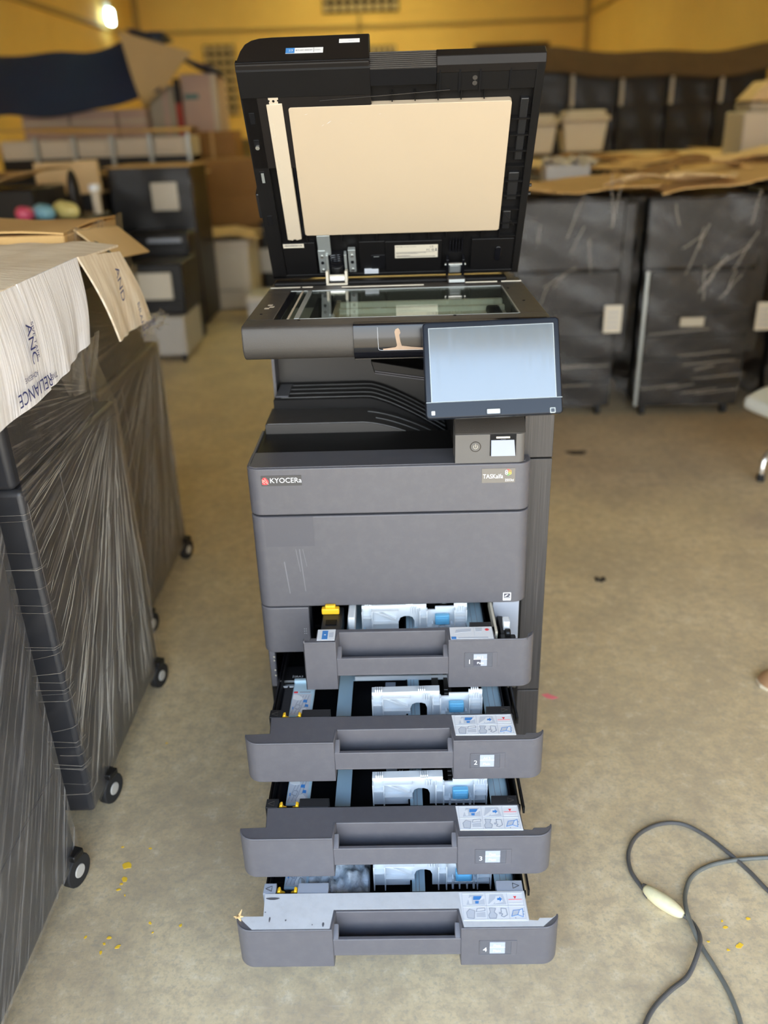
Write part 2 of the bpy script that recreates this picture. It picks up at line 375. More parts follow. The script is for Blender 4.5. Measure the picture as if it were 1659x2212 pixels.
mb.prism([(.2580, .5260), (.2605, .5265), (.2600, .5290)], 'y', -.0014, -.0011, 1).prism([(.2485, .5228), (.2600, .5228), (.2600, .5240), (.2485, .5240)], 'y', -.0014, -.0011, 1)
mb.prism([(.2475, .5180), (.2612, .5180), (.2612, .5187), (.2475, .5187)], 'y', -.0011, -.0007, 0)
mb.build('sticker_print', ['print_dark', 'paper_white'], b)
# grained side panels on the right flank
for (z0, z1) in ((.055, .2335), (.2365, .8315), (.8345, .955)):
    MB().box(.285, .3465, .05, .56, z0, z1).build('side_panel', 'side_grain', P, bev=.0015)
MB().box(.2925, .2945, .018, .05, .74, .815).build('hinge_strip', 'steel', P)
MB().box(-.2985, -.2965, .04, .09, .775, .825).build('side_slot', 'white_plastic', P)
# deck and output bin
dk = MB().box(-.285, .145, .010, .229, .800, .8385).build('output_deck', 'black_satin', P, bev=.001)
MB().box(-.285, .145, .229, .51, .750, .770).build('bin_floor', 'black_satin', dk)
MB().prism([(-.2945, .03), (-.2905, .014), (-.278, .006), (.27, .006), (.284, .014), (.2885, .03), (.284, .03), (.278, .017), (.268, .0105), (-.276, .0105), (-.286, .018), (-.2895, .03), (-.2895, .24), (-.2945, .24)], 'z', .838, .8438).build('deck_rim', 'charcoal', P, bev=.0008)
fs_ = lambda x: .861 if x < -.06 else .861-.075*((x+.06)/.20)**1.6
fr_ = lambda x: .884 if x < -.05 else .884-.095*((x+.05)/.19)**1.35
xr_ = [-.06+.2*k/12 for k in range(13)]
MB().prism([(-.285, .77), (-.285, .861)]+[(x, fs_(x)) for x in xr_]+[(.14, .77)], 'y', .2285, .352).build('bin_step', 'scan_grey', dk, bev=.0012)
MB().prism([(-.279, .77), (-.279, .884)]+[(x, fr_(x)) for x in xr_]+[(.14, .77)], 'y', .345, .50).build('bin_ramp', 'black_satin', dk, bev=.0012)
for y in (.36, .395, .43, .465):
    MB().tube([(-.262, y, .8845)]+[(x, y, fr_(x)+.0006) for x in xr_], .0009, 6).build('bin_rib', 'rib_highlight', dk)
for y, a in ((.2315, -.28), (.272, -.03), (.312, -.05)):
    MB().tube([(a, y, fs_(a)+.0006)]+[(x, y, fs_(x)+.0006) for x in xr_ if x > a], .0008, 6).build('bin_rib', 'rib_highlight', dk)
MB().box(-.276, -.245, .365, .47, .884, .8875).build('paper_stop', 'charcoal_top', dk, bev=.001)
bw = MB().box(-.283, .30, .50, .515, .80, 1.066).build('rear_wall', 'scan_grey', P)
MB().box(-.2905, -.2835, .44, .515, .80, 1.066).build('corner_post', 'charcoal', P)
sh = MB().add([(-.035, .20, 1.012), (.142, .20, .978), (.142, .20, .958), (-.028, .20, .985), (-.035, .49, 1.012), (.142, .49, .978), (.142, .49, .958), (-.028, .49, .985)],
    [(0, 1, 2, 3), (7, 6, 5, 4), (0, 3, 7, 4), (1, 5, 6, 2), (0, 4, 5, 1), (3, 2, 6, 7)]).build('inner_shelf', 'black_satin', P, bev=.002)
for (z, y) in ((.985, .198), (.9895, .198), (1.016, .26), (1.016, .32)):
    MB().tube([(-.026, y, z), (.142, y, z-.0275)], .0014, 6).build('shelf_rail', 'charcoal' if z < 1 else 'black_gloss', sh)
# tower and switch block under the panel
MB().box(.142, .288, .055, .50, .80, 1.066).build('tower', 'black_satin', P, bev=.002)
blk = [(0, .8445), (0, .905), (.004, .909), (.030, .933), (.06, .937), (.06, .8445)]
mb = MB(); xs_ = [.1375, .268]+[.268+.013*sin(radians(q)) for q in (22.5, 45, 67.5, 90)]; ys_ = [0, 0]+[.013*(1-cos(radians(q))) for q in (22.5, 45, 67.5, 90)]
mb.prism([(x, y) for x, y in zip(xs_, ys_)]+[(.281, .06), (.1375, .06)], 'z', .8445, .907)
mb.v = mb.v
sb = mb.build('switch_block', 'badge_grey', P, bev=.001)
mb = MB().prism([(.0, .9075), (.004, .911), (.028, .930), (.06, .936), (.06, .9075)], 'x', .1375, .281); mb.build('block_slope', 'scan_grey', sb, bev=.004, seg=3)
MB().ring((.179, .881), .0098, .0112, 'y', -.0012, .001).build('power_ring', 'black_gloss', sb)
pb = MB().cyl((.179, -.0016, .881), (.179, .001, .881), .0098, n=24).build('power_button', 'badge_grey', sb, bev=.0005)
MB().ring((.179, .881), .0038, .0045, 'y', -.0020, -.0014, n=14, a0=radians(130), a1=radians(410)).box(.1786, .1794, -.002, -.0014, .880, .8868).build('power_symbol', 'label_cream', sb)
us = MB().box(.2085, .2615, -.0008, .004, .8605, .9065).build('usb_recess', 'deep_black', sb)
MB().add([(.2105, -.0075, .8615), (.2600, -.0075, .8615), (.2575, -.002, .8945), (.2105, -.002, .8945), (.2105, -.001, .8615), (.2600, -.001, .8615), (.2575, .002, .8945), (.2105, .002, .8945)],
    [(0, 1, 2, 3), (7, 6, 5, 4), (0, 4, 5, 1), (3, 2, 6, 7), (0, 3, 7, 4), (1, 5, 6, 2)]).build('usb_flap', 'print_grey', sb, bev=.0008)
MB().box(.2205, .2485, -.003, -.0005, .8985, .9025).build('usb_port', 'steel', sb)
MB().box(.230, .240, -.0018, -.0005, .8955, .8968).build('usb_mark', 'print_dark', sb)

# ------------------------------------------------------------------ scanner
GX0, GX1, GY0, GY1, ZG = -.2215, .268, .077, .385, 1.134
sx0, sx1 = -.2785, .324
prof = [(.077, 1.063), (.042, 1.063)]+arc(.042, 1.093, .03, 270, 180, 6)[1:]+[(.0125, 1.126), (.016, 1.132), (.022, ZG), (.077, ZG)]
mb = MB().prism([(a, b) for a, b in prof], 'x', sx0, sx1)
mb.box(sx0, sx1, GY1, .50, 1.066, ZG).box(sx0, GX0, GY0, GY1, 1.066, ZG).box(GX1, sx1, GY0, GY1, 1.066, ZG).box(GX0, GX1, GY0, GY1, 1.066, 1.094)
S = mb.build('scanner_unit', 'scan_grey', P, bev=.003, seg=3)
MB().box(GX0+.002, GX1-.002, GY0+.002, GY1-.002, 1.1315, 1.1335).build('platen_glass', 'platen_glass', S)
# inside the scanner
MB().box(GX0, GX1, GY0, GY1, 1.0940, 1.0955).build('scanner_floor', 'scan_floor', S)
for y0, y1, z in ((.10, .118, 1.104), (.205, .225, 1.102), (.30, .318, 1.106), (.345, .36, 1.112)): MB().box(-.13, GX1, y0, y1, 1.0855, z).build('scanner_rail', 'scan_floor', S, bev=.002)
MB().box(-.16, -.115, GY0+.004, GY1-.004, 1.0855, 1.118).build('scan_carriage', 'black_satin', S, bev=.002)
MB().box(-.115, -.105, GY0+.004, GY1-.004, 1.0855, 1.112).build('carriage_lamp', 'strip_white', S)
MB().box(.10, .215, .09, .19, 1.0955, 1.112).build('lens_housing', 'print_grey', S, bev=.003)
MB().box(.225, .255, .12, .30, 1.0855, 1.108).build('motor', 'black_satin', S, bev=.006)
MB().box(.03, .10, .085, .15, 1.0955, 1.106).build('sensor_board', 'galv', S)
for x, y in ((-.02, .33), (.055, .35), (.03, .20), (.21, .35), (-.05, .17)): MB().box(x, x+.014, y, y+.012, 1.0955, 1.100).build('clip', 'deep_black', S)
MB().box(-.1815, -.1715, GY0, GY1, 1.1335, 1.1350).build('glass_divider', 'galv', S)
MB().box(-.1955, -.1915, GY0, GY1, 1.1335, 1.1345).build('scan_strip', 'strip_white', S)
MB().box(-.2215, -.208, GY0, GY1, 1.1325, 1.1342).build('strip_edge', 'black_gloss', S)
MB().box(GX0, GX1, GY1, GY1+.004, 1.134, 1.1348).box(GX1, GX1+.003, GY0, GY1, 1.134, 1.1348).box(-.17, GX1, GY0-.003, GY0, 1.134, 1.1346).build('glass_bezel', 'galv', S)
mb = MB().box(-.276, -.205, .432, .44, 1.134, 1.1352).box(-.20, -.175, .432, .44, 1.134, 1.1352).box(-.105, .09, .420, .424, 1.134, 1.136).box(.185, .265, .437, .442, 1.134, 1.136).box(.275, .322, .437, .442, 1.134, 1.136)
mb.build('rear_strip', 'label_cream', S)
MB().box(-.27, .29, .455, .499, 1.134, 1.143).build('rear_ledge', 'black_satin', S, bev=.003)
for x, y in ((-.2535, .22), (-.2565, .185), (-.2475, .20)): MB().box(x, x+.010, y, y+.012, 1.134, 1.1346).build('chipped_mark', 'strip_white', S)
for x, y in ((-.255, .13), (-.17, .062), (.295, .20), (.28, .35), (-.19, .40), (.14, .068)): MB().cyl((x, y, 1.133), (x, y, 1.1352), .003, n=10).build('screw', 'deep_black', S)
mb = MB().prism([(.4, 1.06)]+[(.0085, 1.060), (.0085, 1.129), (.014, 1.1352), (.03, 1.1352), (.03, 1.06)], 'x', -.0605, .30) if 0 else MB()
pp = [(.040, 1.0595)]+arc(.040, 1.0915, .032, 270, 180, 6)[1:]+[(.008, 1.128), (.012, 1.1345), (.03, 1.1350), (.03, 1.0595)]
mb.prism(pp, 'x', -.0605, .316); cp = mb.build('panel_mount', 'black_gloss', S, bev=.002)
pts = [(-.004, 1.0855), (.006, 1.0865), (.022, 1.0885), (.024, 1.092), (.0205, 1.112), (.0195, 1.118), (.0215, 1.123), (.0265, 1.1255), (.0295, 1.122), (.0310, 1.116), (.0285, 1.112), (.0305, 1.100), (.0330, 1.091), (.050, 1.0885), (.072, 1.0865), (.082, 1.0845), (.082, 1.0825), (-.002, 1.0825)]
MB().prism(pts, 'y', .0072, .0090).build('tape_residue', 'tan_residue', cp)
mb = MB().prism([(-.0125, 1.085), (-.0120, 1.085), (-.0130, 1.128), (-.0135, 1.128)], 'y', .0072, .009).tube([(-.0122, .0075, 1.086), (-.0105, .0075, 1.0835), (-.006, .0075, 1.0828), (.08, .0075, 1.0822)], .0004, 5)
mb.build('tape_outline', 'print_lgrey', cp)

# ------------------------------------------------------------------ control panel (tilted touch screen)
ang = radians(2.6)
Xa = (cos(ang)*rt - sin(ang)*dn).normalized(); Ya = (-(cos(ang)*dn + sin(ang)*rt)).normalized(); Za = Xa.cross(Ya)
CT = Vector((.0266, -1.6075, 1.4825)) + 1.52*(fw + (1064.5-829.5)/FPX*rt + (794.8-1106)/FPX*dn)
tw, th = .2490, .1760
R3 = Matrix((Xa, Ya, Za)).transposed().to_4x4()
mb = MB().prism(rrect(-tw/2, tw/2, -th/2, th/2, .008), 'z', -.022, 0)
tb = mb.build('control_panel', 'tablet_frame', P, bev=.003, seg=3)
tb.matrix_world = Matrix.Translation(CT) @ R3
k = 1.52/FPX
def tl(px, py):
    d = rt*((px-1064.5)*k)+dn*((py-794.8)*k); return d.dot(Xa), d.dot(Ya)
scx0, scy1 = tl(926, 711); scx1, scy0 = tl(1201, 857)
MB().prism(rrect(-tw/2+.004, tw/2-.004, -th/2+.030, th/2-.004, .006), 'z', -.001, .0006).build('panel_glass', 'tablet_frame', tb)
MB().box(scx0-.001, scx1+.001, scy0-.001, scy1+.001, 0, .0009).build('screen_edge', 'galv', tb)
MB().box(scx0, scx1, scy0, scy1, 0, .0013).build('screen', 'screen_glass', tb)
hx, hy = tl(1066, 889)
hb = MB().prism(rrect(hx-.0135, hx+.0135, hy-.0055, hy+.0055, .002), 'z', -.001, .0016).build('home_button', 'black_gloss', tb, bev=.0006)
MB().prism(rrect(hx-.0115, hx+.0115, hy-.0035, hy+.0045, .001), 'z', .0016, .002).build('button_mark', 'galv', tb)
wx, wy = tl(1194, 886); MB().prism(rrect(wx-.005, wx+.005, wy-.005, wy+.005, .0015), 'z', -.001, .0012).build('wake_key', 'galv', tb, bev=.0005)
MB().prism(rrect(wx-.0035, wx+.0035, wy-.0035, wy+.0035, .001), 'z', .0011, .0015).build('key_face', 'black_gloss', tb)
lx, ly = tl(936, 893); MB().prism(rrect(lx-.003, lx+.003, ly-.0035, ly+.0035, .0008), 'z', -.001, .001).build('status_lamp', 'ink_white', tb)
gy = -th/2+.0295; MB().box(-tw/2+.001, tw/2-.001, gy, gy+.0008, -.001, .0009).build('panel_seam', 'galv', tb)
ax = CT + Za*-.03
MB().box(-.06, .06, -.05, .04, -.075, -.021).build('panel_neck', 'black_plastic', tb, bev=.006)
# ------------------------------------------------------------------ raised lid with document feeder
LD = MB()
LD.box(-.277, .3225, -.006, .516, -.034, -.014)
LD.box(-.277, -.243, -.006, .5, -.034, 0).box(.306, .3225, -.006, .516, -.034, .001).box(-.277, .3225, -.006, .004, -.034, 0)
LD.box(-.243, -.166, .004, .098, -.034, -.003).box(-.062, .0, .004, .094, -.034, -.006).box(.0, .135, .004, .094, -.034, -.004).box(.205, .306, .004, .094, -.034, -.004)
LD.box(.113, .3225, .462, .516, -.034, -.002)
L = LD.build('document_feeder', 'black_satin', P, (0, .50, 1.15), (radians(123), 0, 0), bev=.0015)
L.name = 'document_feeder'
# ribs of the underside
rnd = random.Random(3)
for i in range(9):
    u = .10+i*.037; MB().box(.268, .306, u, u+.003, -.016, -.002).build('cover_rib', 'black_satin', L)
for i in range(13):
    xx = -.225+i*.041; MB().box(xx, xx+.0025, .098, .118, -.016, -.003).build('cover_rib', 'black_satin', L)
for i in range(9):
    xx = -.16+i*.046; MB().box(xx, xx+.002, .442, .462, -.016, -.004).build('cover_rib', 'black_satin', L)
for x0, x1 in ((.118, .121), (.156, .160), (.196, .200), (.255, .259)): MB().box(x0, x1, .462, .516, -.006, .0005).build('cover_rib', 'deep_black', L)
MB().tube([(-.12, .452, .0), (.14, .466, .0)], .0012, 6).build('cover_wire', 'black_gloss', L)
for x0, x1, u0, u1 in ((.283, .300, .30, .44), (.275, .298, .20, .27), (.272, .29, .12, .17)): MB().box(x0, x1, u0, u1, -.016, -.005).build('cover_boss', 'black_plastic', L, bev=.002)
MB().tube([(.27, .17, -.006), (.30, .13, -.006)], .0015, 6).build('cover_rib', 'black_satin', L)
for x, u in ((.188, .488), (.188, .477)): MB().cyl((x, u, -.003), (x, u, -.0012), .0048, n=12).build('rubber_dot', 'scan_grey', L)
for u0 in (.155, .27, .345, .405): MB().box(-.266, -.254, u0, u0+.026, -.001, .0012).build('latch_window', 'deep_black', L, bev=.0015)
MB().box(-.262, -.256, .268, .292, .0012, .0022).build('latch_mark', 'galv', L)
MB().cyl((-.259, .355, -.001), (-.259, .355, .006), .0045, n=12).build('pivot_pin', 'bright_metal', L)
MB().box(-.284, -.274, .17, .235, -.034, -.004).build('side_clip', 'black_plastic', L, bev=.003)
for u in (.21, .232): MB().cyl((.322, u, -.012), (.329, u, -.012), .004, n=10).build('side_pin', 'black_plastic', L)
# pad and scan strip
MB().prism(rrect(-.1845, .2650, .1215, .4395, .006), 'z', -.014, .0005).build('platen_pad', 'pad_cream', L, bev=.001)
mb = MB()
for (x, u, a, w) in ((-.105, .405, 35, .007), (-.118, .399, 35, .004), (-.15, .424, 10, .004), (.0, .42, 20, .003), (.03, .36, 0, .0015), (-.06, .402, 5, .002)):
    d = Vector((cos(radians(a)), sin(radians(a))))*w; nn = Vector((-d.y, d.x))*.09
    mb.poly([(x-d.x, u-d.y, .0008), (x-nn.x, u-nn.y, .0008), (x+d.x, u+d.y, .0008), (x+nn.x, u+nn.y, .0008)])
mb.build('scuff_mark', 'print_lgrey', L)
MB().prism([(-.2265, .112), (-.214, .110), (-.213, .113), (-.207, .113), (-.206, .110), (-.1935, .114), (-.1955, .449), (-.2275, .4475)], 'z', -.012, .002).build('scan_strip_backing', 'strip_white', L, bev=.001)
for u in (.148, .235, .315, .392):
    mb = MB(); c0, c1 = u-.012, u+.012
    pts = arc(-.2215, c1, .0028, 0, 180, 6)+arc(-.2215, c0, .0028, 180, 360, 6); pts.append(pts[0])
    mb.tube([(a, b, .0021) for a, b in pts], .0003, 4); mb.build('slot_outline', 'label_cream', L)
mb = MB().prism([(-.221, .447), (-.203, .447), (-.203, .453), (-.2045, .453), (-.2045, .457), (-.202, .457), (-.202, .4615), (-.222, .4615), (-.222, .457), (-.2195, .457), (-.2195, .453), (-.221, .453)], 'z', -.01, .001)
tabm = mb.build('strip_tab', 'strip_white', L)
MB().cyl((-.212, .4545, -.002), (-.212, .4545, .0014), .0026, n=12).build('tab_hole', 'deep_black', L)
MB().box(-.153, -.129, .445, .461, -.014, -.002).build('metal_clip', 'galv', L)
MB().box(-.1905, -.1865, .118, .445, -.014, -.002).build('strip_gap', 'black_gloss', L)
# feeder housing: body behind, bevelled band, brown front
ad = [(-.2770, 0), (-.2762, -.006), (-.2705, -.050), (-.264, -.073), (-.252, -.087), (-.236, -.094), (-.21, -.0965), (-.0165, -.0985), (-.0165, 0)]
fh = MB().prism(ad, 'y', .30, .529).build('feeder_housing', 'lid_brown', L, bev=.003, seg=3)
MB().box(-.2765, -.0165, .4615, .5165, -.03, .0012).build('feeder_lower_cover', 'black_satin', fh, bev=.001)
MB().prism([(.5165, .0012), (.530, -.0058), (.527, -.02), (.51, -.02)], 'x', -.2768, -.0165).build('feeder_band', 'deep_black', fh)
st = MB().box(-.180, -.107, .5290, .5296, -.0525, -.0345).build('asset_sticker', 'paper_white', fh)
E1 = lambda x, t: Matrix(((1, 0, 0, x), (0, 0, 1, .5299), (0, -1, 0, -t), (0, 0, 0, 1)))
MB().box(-.180, -.1625, .5295, .5298, -.0525, -.0345).build('sticker_blue', 'print_blue', fh)
MB().text('23', .009, E1(-.1745, .0405)).build('sticker_number', 'ink_white', fh)
MB().text('ET107 00047', .0058, E1(-.1605, .0415), sx=1.05).text('COPIERS', .003, E1(-.1235, .0425)).build('sticker_lettering', 'print_dark', fh)
MB().box(-.1255, -.125, .5295, .5299, -.0515, -.0355).build('sticker_rule', 'print_dark', fh)
MB().box(-.0765, -.0360, .5290, .5296, -.0795, -.0665).build('serial_sticker', 'paper_white', fh)
MB().text('00017', .0045, E1(-.058, .071)).build('serial_lettering', 'print_lgrey', fh)
# ribbed grip and front lip
gp = MB().prism([(.512, .001), (.530, -.0275), (.50, -.034), (.48, -.034), (.48, 0)], 'x', -.0165, .1125).build('feeder_grip', 'black_satin', L, bev=.001)
for i in range(9):
    f = (i+.4)/9; MB().box(-.0165, .1120, -.0012, .0012, -.0014, .0022).xf(T(0, .512+.018*f, .001-.0285*f) @ RX(-57.7)).build('grip_rib', 'scan_grey', gp)
MB().box(-.0165, .1125, .480, .5115, -.02, .0018).build('grip_recess', 'deep_black', gp)
MB().prism([(.5165, .0012), (.530, -.008), (.528, -.034), (.50, -.034), (.50, 0)], 'x', .1125, .3235).build('lid_lip', 'lid_brown', L, bev=.0015)
# labels near the hinges
lb = MB().prism(rrect(.0232, .1255, .0448, .0825, .001), 'z', -.005, -.0034).build('rating_label', 'label_cream', L)
LT = lambda x, u, z=-.0032: T(x, u, z)
mb = MB().text('DP-7100', .0045, LT(.0255, .0768)).text('DOCUMENT PROCESSOR', .0026, LT(.044, .0772)).text('CE', .0075, LT(.106, .0745)).text('FC', .0085, LT(.098, .0645))
mb.ring((.1135, .0675), .0018, .0030, 'z', -.0034, -.0032, n=12).box(.119, .1235, .0640, .0665, -.0034, -.0032).box(.120, .1225, .0670, .0720, -.0034, -.0032)
for i in range(3): mb.box(.0255, .118-i*.02, .0615-i*.0022, .0622-i*.0022, -.0034, -.0032)
for i in range(2): mb.box(.0255, .06+i*.06, .0510-i*.003, .0522-i*.003, -.0034, -.0032)
mb.build('label_print', 'print_dark', L)
MB().box(-.2405, -.1915, .0850, .0962, -.0034, -.0024).build('barcode_label', 'label_cream', L)
mb = MB(); xx = -.2375
while xx < -.1955: w = rnd.choice((.0005, .0008, .0012)); mb.box(xx, xx+w, .0895, .0935, -.0024, -.0022); xx += w+rnd.choice((.0006, .001))
mb.build('barcode_print', 'print_dark', L)
MB().prism(rrect(.262, .277, .030, .072, .007), 'z', -.005, -.001).build('cable_boss', 'black_gloss', L, bev=.001)
MB().box(-.035, .0, .012, .055, -.008, -.004).build('grip_slot', 'deep_black', L, bev=.002); MB().box(-.028, -.015, .050, .0515, -.004, -.003).build('slot_line', 'galv', L)
MB().box(-.052, -.018, .003, .013, -.006, .001).build('lower_sticker', 'print_lgrey', L)
# hinges
for hx, w, kind in ((-.115, .088, 0), (.168, .048, 1)):
    if kind == 0:
        h = MB().box(-.1285-.0305, -.1285, .064, .121, -.006, .002).build('hinge_plate', 'galv', L, bev=.001)
        for x0 in (-.160, -.0885):
            q = MB().box(x0, x0+.0175, .012, .079, -.008, .004).build('hinge_bracket', 'galv', L, bev=.001)
            for u, m_ in ((.020, 'bright_metal'), (.044, 'deep_black'), (.062, 'bright_metal')): MB().cyl((x0+.009, u, .003), (x0+.009, u, .0062), .0038, n=12).build('hinge_screw', m_, q)
        [MB().box(q_, q_+.006, .008, .068, -.008, .008).build('hinge_cheek', 'galv', L, bev=.0008) for q_ in (-.1425, -.0985)]
        MB().box(-.1365, -.0985, .000, .066, -.012, -.004).build('hinge_well', 'deep_black', L)
        mb = MB()
        for i in range(5): mb.ring((-.1175, .0), .0, 0, 'z', 0, 0, 1)
        sp_ = [(-.1175+.0165*cos(a/8*2*pi), .030+.006*a/8, .000+.0075*sin(a/8*2*pi)+.002) for a in range(0, 41)]
        MB().tube(sp_, .0016, 6).build('hinge_spring', 'black_gloss', L)
        MB().cyl((-.1175, -.002, .000), (-.1175, .034, .000), .0150, n=18).build('hinge_damper', 'black_plastic', L, bev=.001)
        hb_ = MB().box(-.1435, -.0915, .445, .478, 1.1345, 1.139).box(-.1435, -.137, .445, .478, 1.139, 1.168).box(-.098, -.0915, .445, .478, 1.139, 1.168).box(-.137, -.098, .470, .476, 1.139, 1.156).build('hinge_base', 'label_cream', S, bev=.002)
        MB().box(-.135, -.100, .466, .470, 1.1395, 1.152).build('hinge_glint', 'bright_metal', hb_)
    else:
        [MB().box(q_, q_+.006, -.004, .046, -.010, .010).build('hinge_cheek', 'black_gloss', L, bev=.0008) for q_ in (.146, .184)]
        MB().cyl((.143, .030, .006), (.193, .030, .006), .0035, n=10).build('hinge_pin', 'bright_metal', L)
        MB().box(.153, .183, .000, .024, -.008, .004).build('hinge_block', 'galv', L, bev=.003)
        MB().box(.147, .190, .430, .475, 1.1345, 1.146).build('hinge_base', 'scan_grey', S, bev=.003)
        MB().box(.150, .187, .4285, .431, 1.137, 1.144).build('hinge_glint', 'galv', S)
        for i in range(5): MB().box(.153+i*.007, .156+i*.007, .060, .094, -.012, -.001).build('cover_rib', 'black_gloss', L)

# ------------------------------------------------------------------ paper drawers
DW = .297
def side_arc(x, sgn, y0, r=.03, n=8):
    # plan of the rounded drawer corner, from the fin tip to the front face
    c = x-sgn*r
    return [(c+sgn*r*cos(radians(90*i/n)), y0+r-r*sin(radians(90*i/n))) for i in range(n+1)]
def drawer_front(xl, roundl, H):
    mb = MB(); t = .0035; W1, W2 = -.118, .117
    if roundl:
        o_ = side_arc(xl, -1, 0); i_ = side_arc(xl+t, -1, t, .03-t)
        mb.prism(o_+[(W1, 0), (W1, t)]+i_[::-1], 'z', -H, 0)
        top = o_+[(W1, 0)]
        back = [(-.252, .082), (-.248, .032)]
    else:
        mb.box(xl, W1, 0, t, -H, 0); mb.box(xl, xl+t, 0, .012, -H, .004)
        top = [(xl, 0), (W1, 0)]; back = [(-.160, .050), (-.160, .018), (-.172, .018), (-.172, .010), (xl, .010)]
    o2 = side_arc(DW, 1, 0); i2 = side_arc(DW-t, 1, t, .03-t)
    mb.prism(o2+[(W2, 0), (W2, t)]+i2[::-1], 'z', -H, 0)
    RB = .082 if roundl else .050; PD = .041 if roundl else .040
    rb = [(.285, .022), (.262, .022), (.258, .0165), (.243, .018), (.242, RB)] if roundl else [(.285, .022), (.28, .004), (.216, .004), (.212, RB)]
    plate = top+[(W1+.005, PD), (W2-.005, PD)]+[(W2, 0)]+o2[::-1]+rb+[back[0] if roundl else (-.160, RB)]+back[1:]
    mb.prism(plate, 'z', -.004, -.0006)
    # pocket
    lz0, lz1 = (-.0665, -.027) if roundl else (-.083, -.042)
    mb.add([(W1, 0, 0), (W1+.005, PD, 0), (W1+.005, PD-.006, -H*.7), (W1, 0, -H), (W1-.003, 0, 0), (W1, PD+.002, 0), (W1, PD-.004, -H*.7), (W1-.003, .003, -H)], [(0, 1, 2, 3), (7, 6, 5, 4), (0, 4, 5, 1), (1, 5, 6, 2), (2, 6, 7, 3), (3, 7, 4, 0)])
    mb.add([(W2, 0, 0), (W2-.005, PD, 0), (W2-.005, PD-.006, -H*.7), (W2, 0, -H), (W2+.003, 0, 0), (W2, PD+.002, 0), (W2, PD-.004, -H*.7), (W2+.003, .003, -H)], [(3, 2, 1, 0), (4, 5, 6, 7), (1, 5, 4, 0), (2, 6, 5, 1), (3, 7, 6, 2), (0, 4, 7, 3)])
    mb.box(W1+.004, W2-.004, PD-.002, PD+.002, -H*.72, -.0006)
    mb.box(W1, W2, .001, .009, lz0, lz1); mb.box(W1, W2, .001, PD+.002, lz0-.003, lz0+.002)
    for s, xw in ((1, W1), (-1, W2)): mb.prism([(.001, lz1), (.016, lz1), (.022, lz1+.018)], 'x', min(xw, xw+s*.011), max(xw, xw+s*.011))
    return mb
FM = drawer_front(-DW, True, .0975)
def guide_mesh():
    mb = MB(); x0, x1 = -.047, .189; y = 0; t = .004; B = -.075
    # plate with an arch cut out, stepped top, ribs and webs
    arch0, arch1 = .035, .071
    plate = [(x0, B), (x0, -.010), (x0+.004, -.006), (.070, -.004), (.098, -.004), (.098, -.018), (.118, -.018), (.118, -.010), (.160, -.010), (.160, -.002), (x1, -.002), (x1, B), (.085, B), (arch1, B), (arch1, -.046), (arch1-.004, -.036), (arch1-.012, -.033), (arch0+.012, -.033), (arch0+.004, -.037), (arch0, -.048), (arch0, B)]
    mb.prism(plate, 'y', y, y+t)
    mb.prism([(x0, -.004), (.070, -.002), (.098, -.002), (.098, -.006), (x0, -.010)], 'y', y-.001, y+.018)
    for xa in (x0, x0+.022, .082, .098, .160, x1-.003): mb.box(xa, xa+.0025, y-.014, y, B, -.012)
    for (xa, xb, z) in ((x0, x0+.022, -.030), (x0+.022, .035, -.012), (x0+.022, .035, -.045), (.082, .098, -.030), (.100, .185, -.055), (.160, .189, -.026), (.160, .189, -.042)): mb.box(xa, xb, y-.012, y, z-.0022, z)
    mb.prism([(x0+.026, -.014), (x0+.030, -.012), (.030, -.036), (.027, -.039)], 'y', y-.010, y)
    for xc in (x0+.007, .052, .165): 
        for k in range(4): mb.box(xc+k*.0042, xc+k*.0042+.0026, y-.001, y+.010, -.004, .003)
    for xc in (.064, .170):
        for k in range(3): mb.box(xc+k*.005, xc+k*.005+.002, y-.005, y, -.022, -.008)
    return mb
GM = guide_mesh()
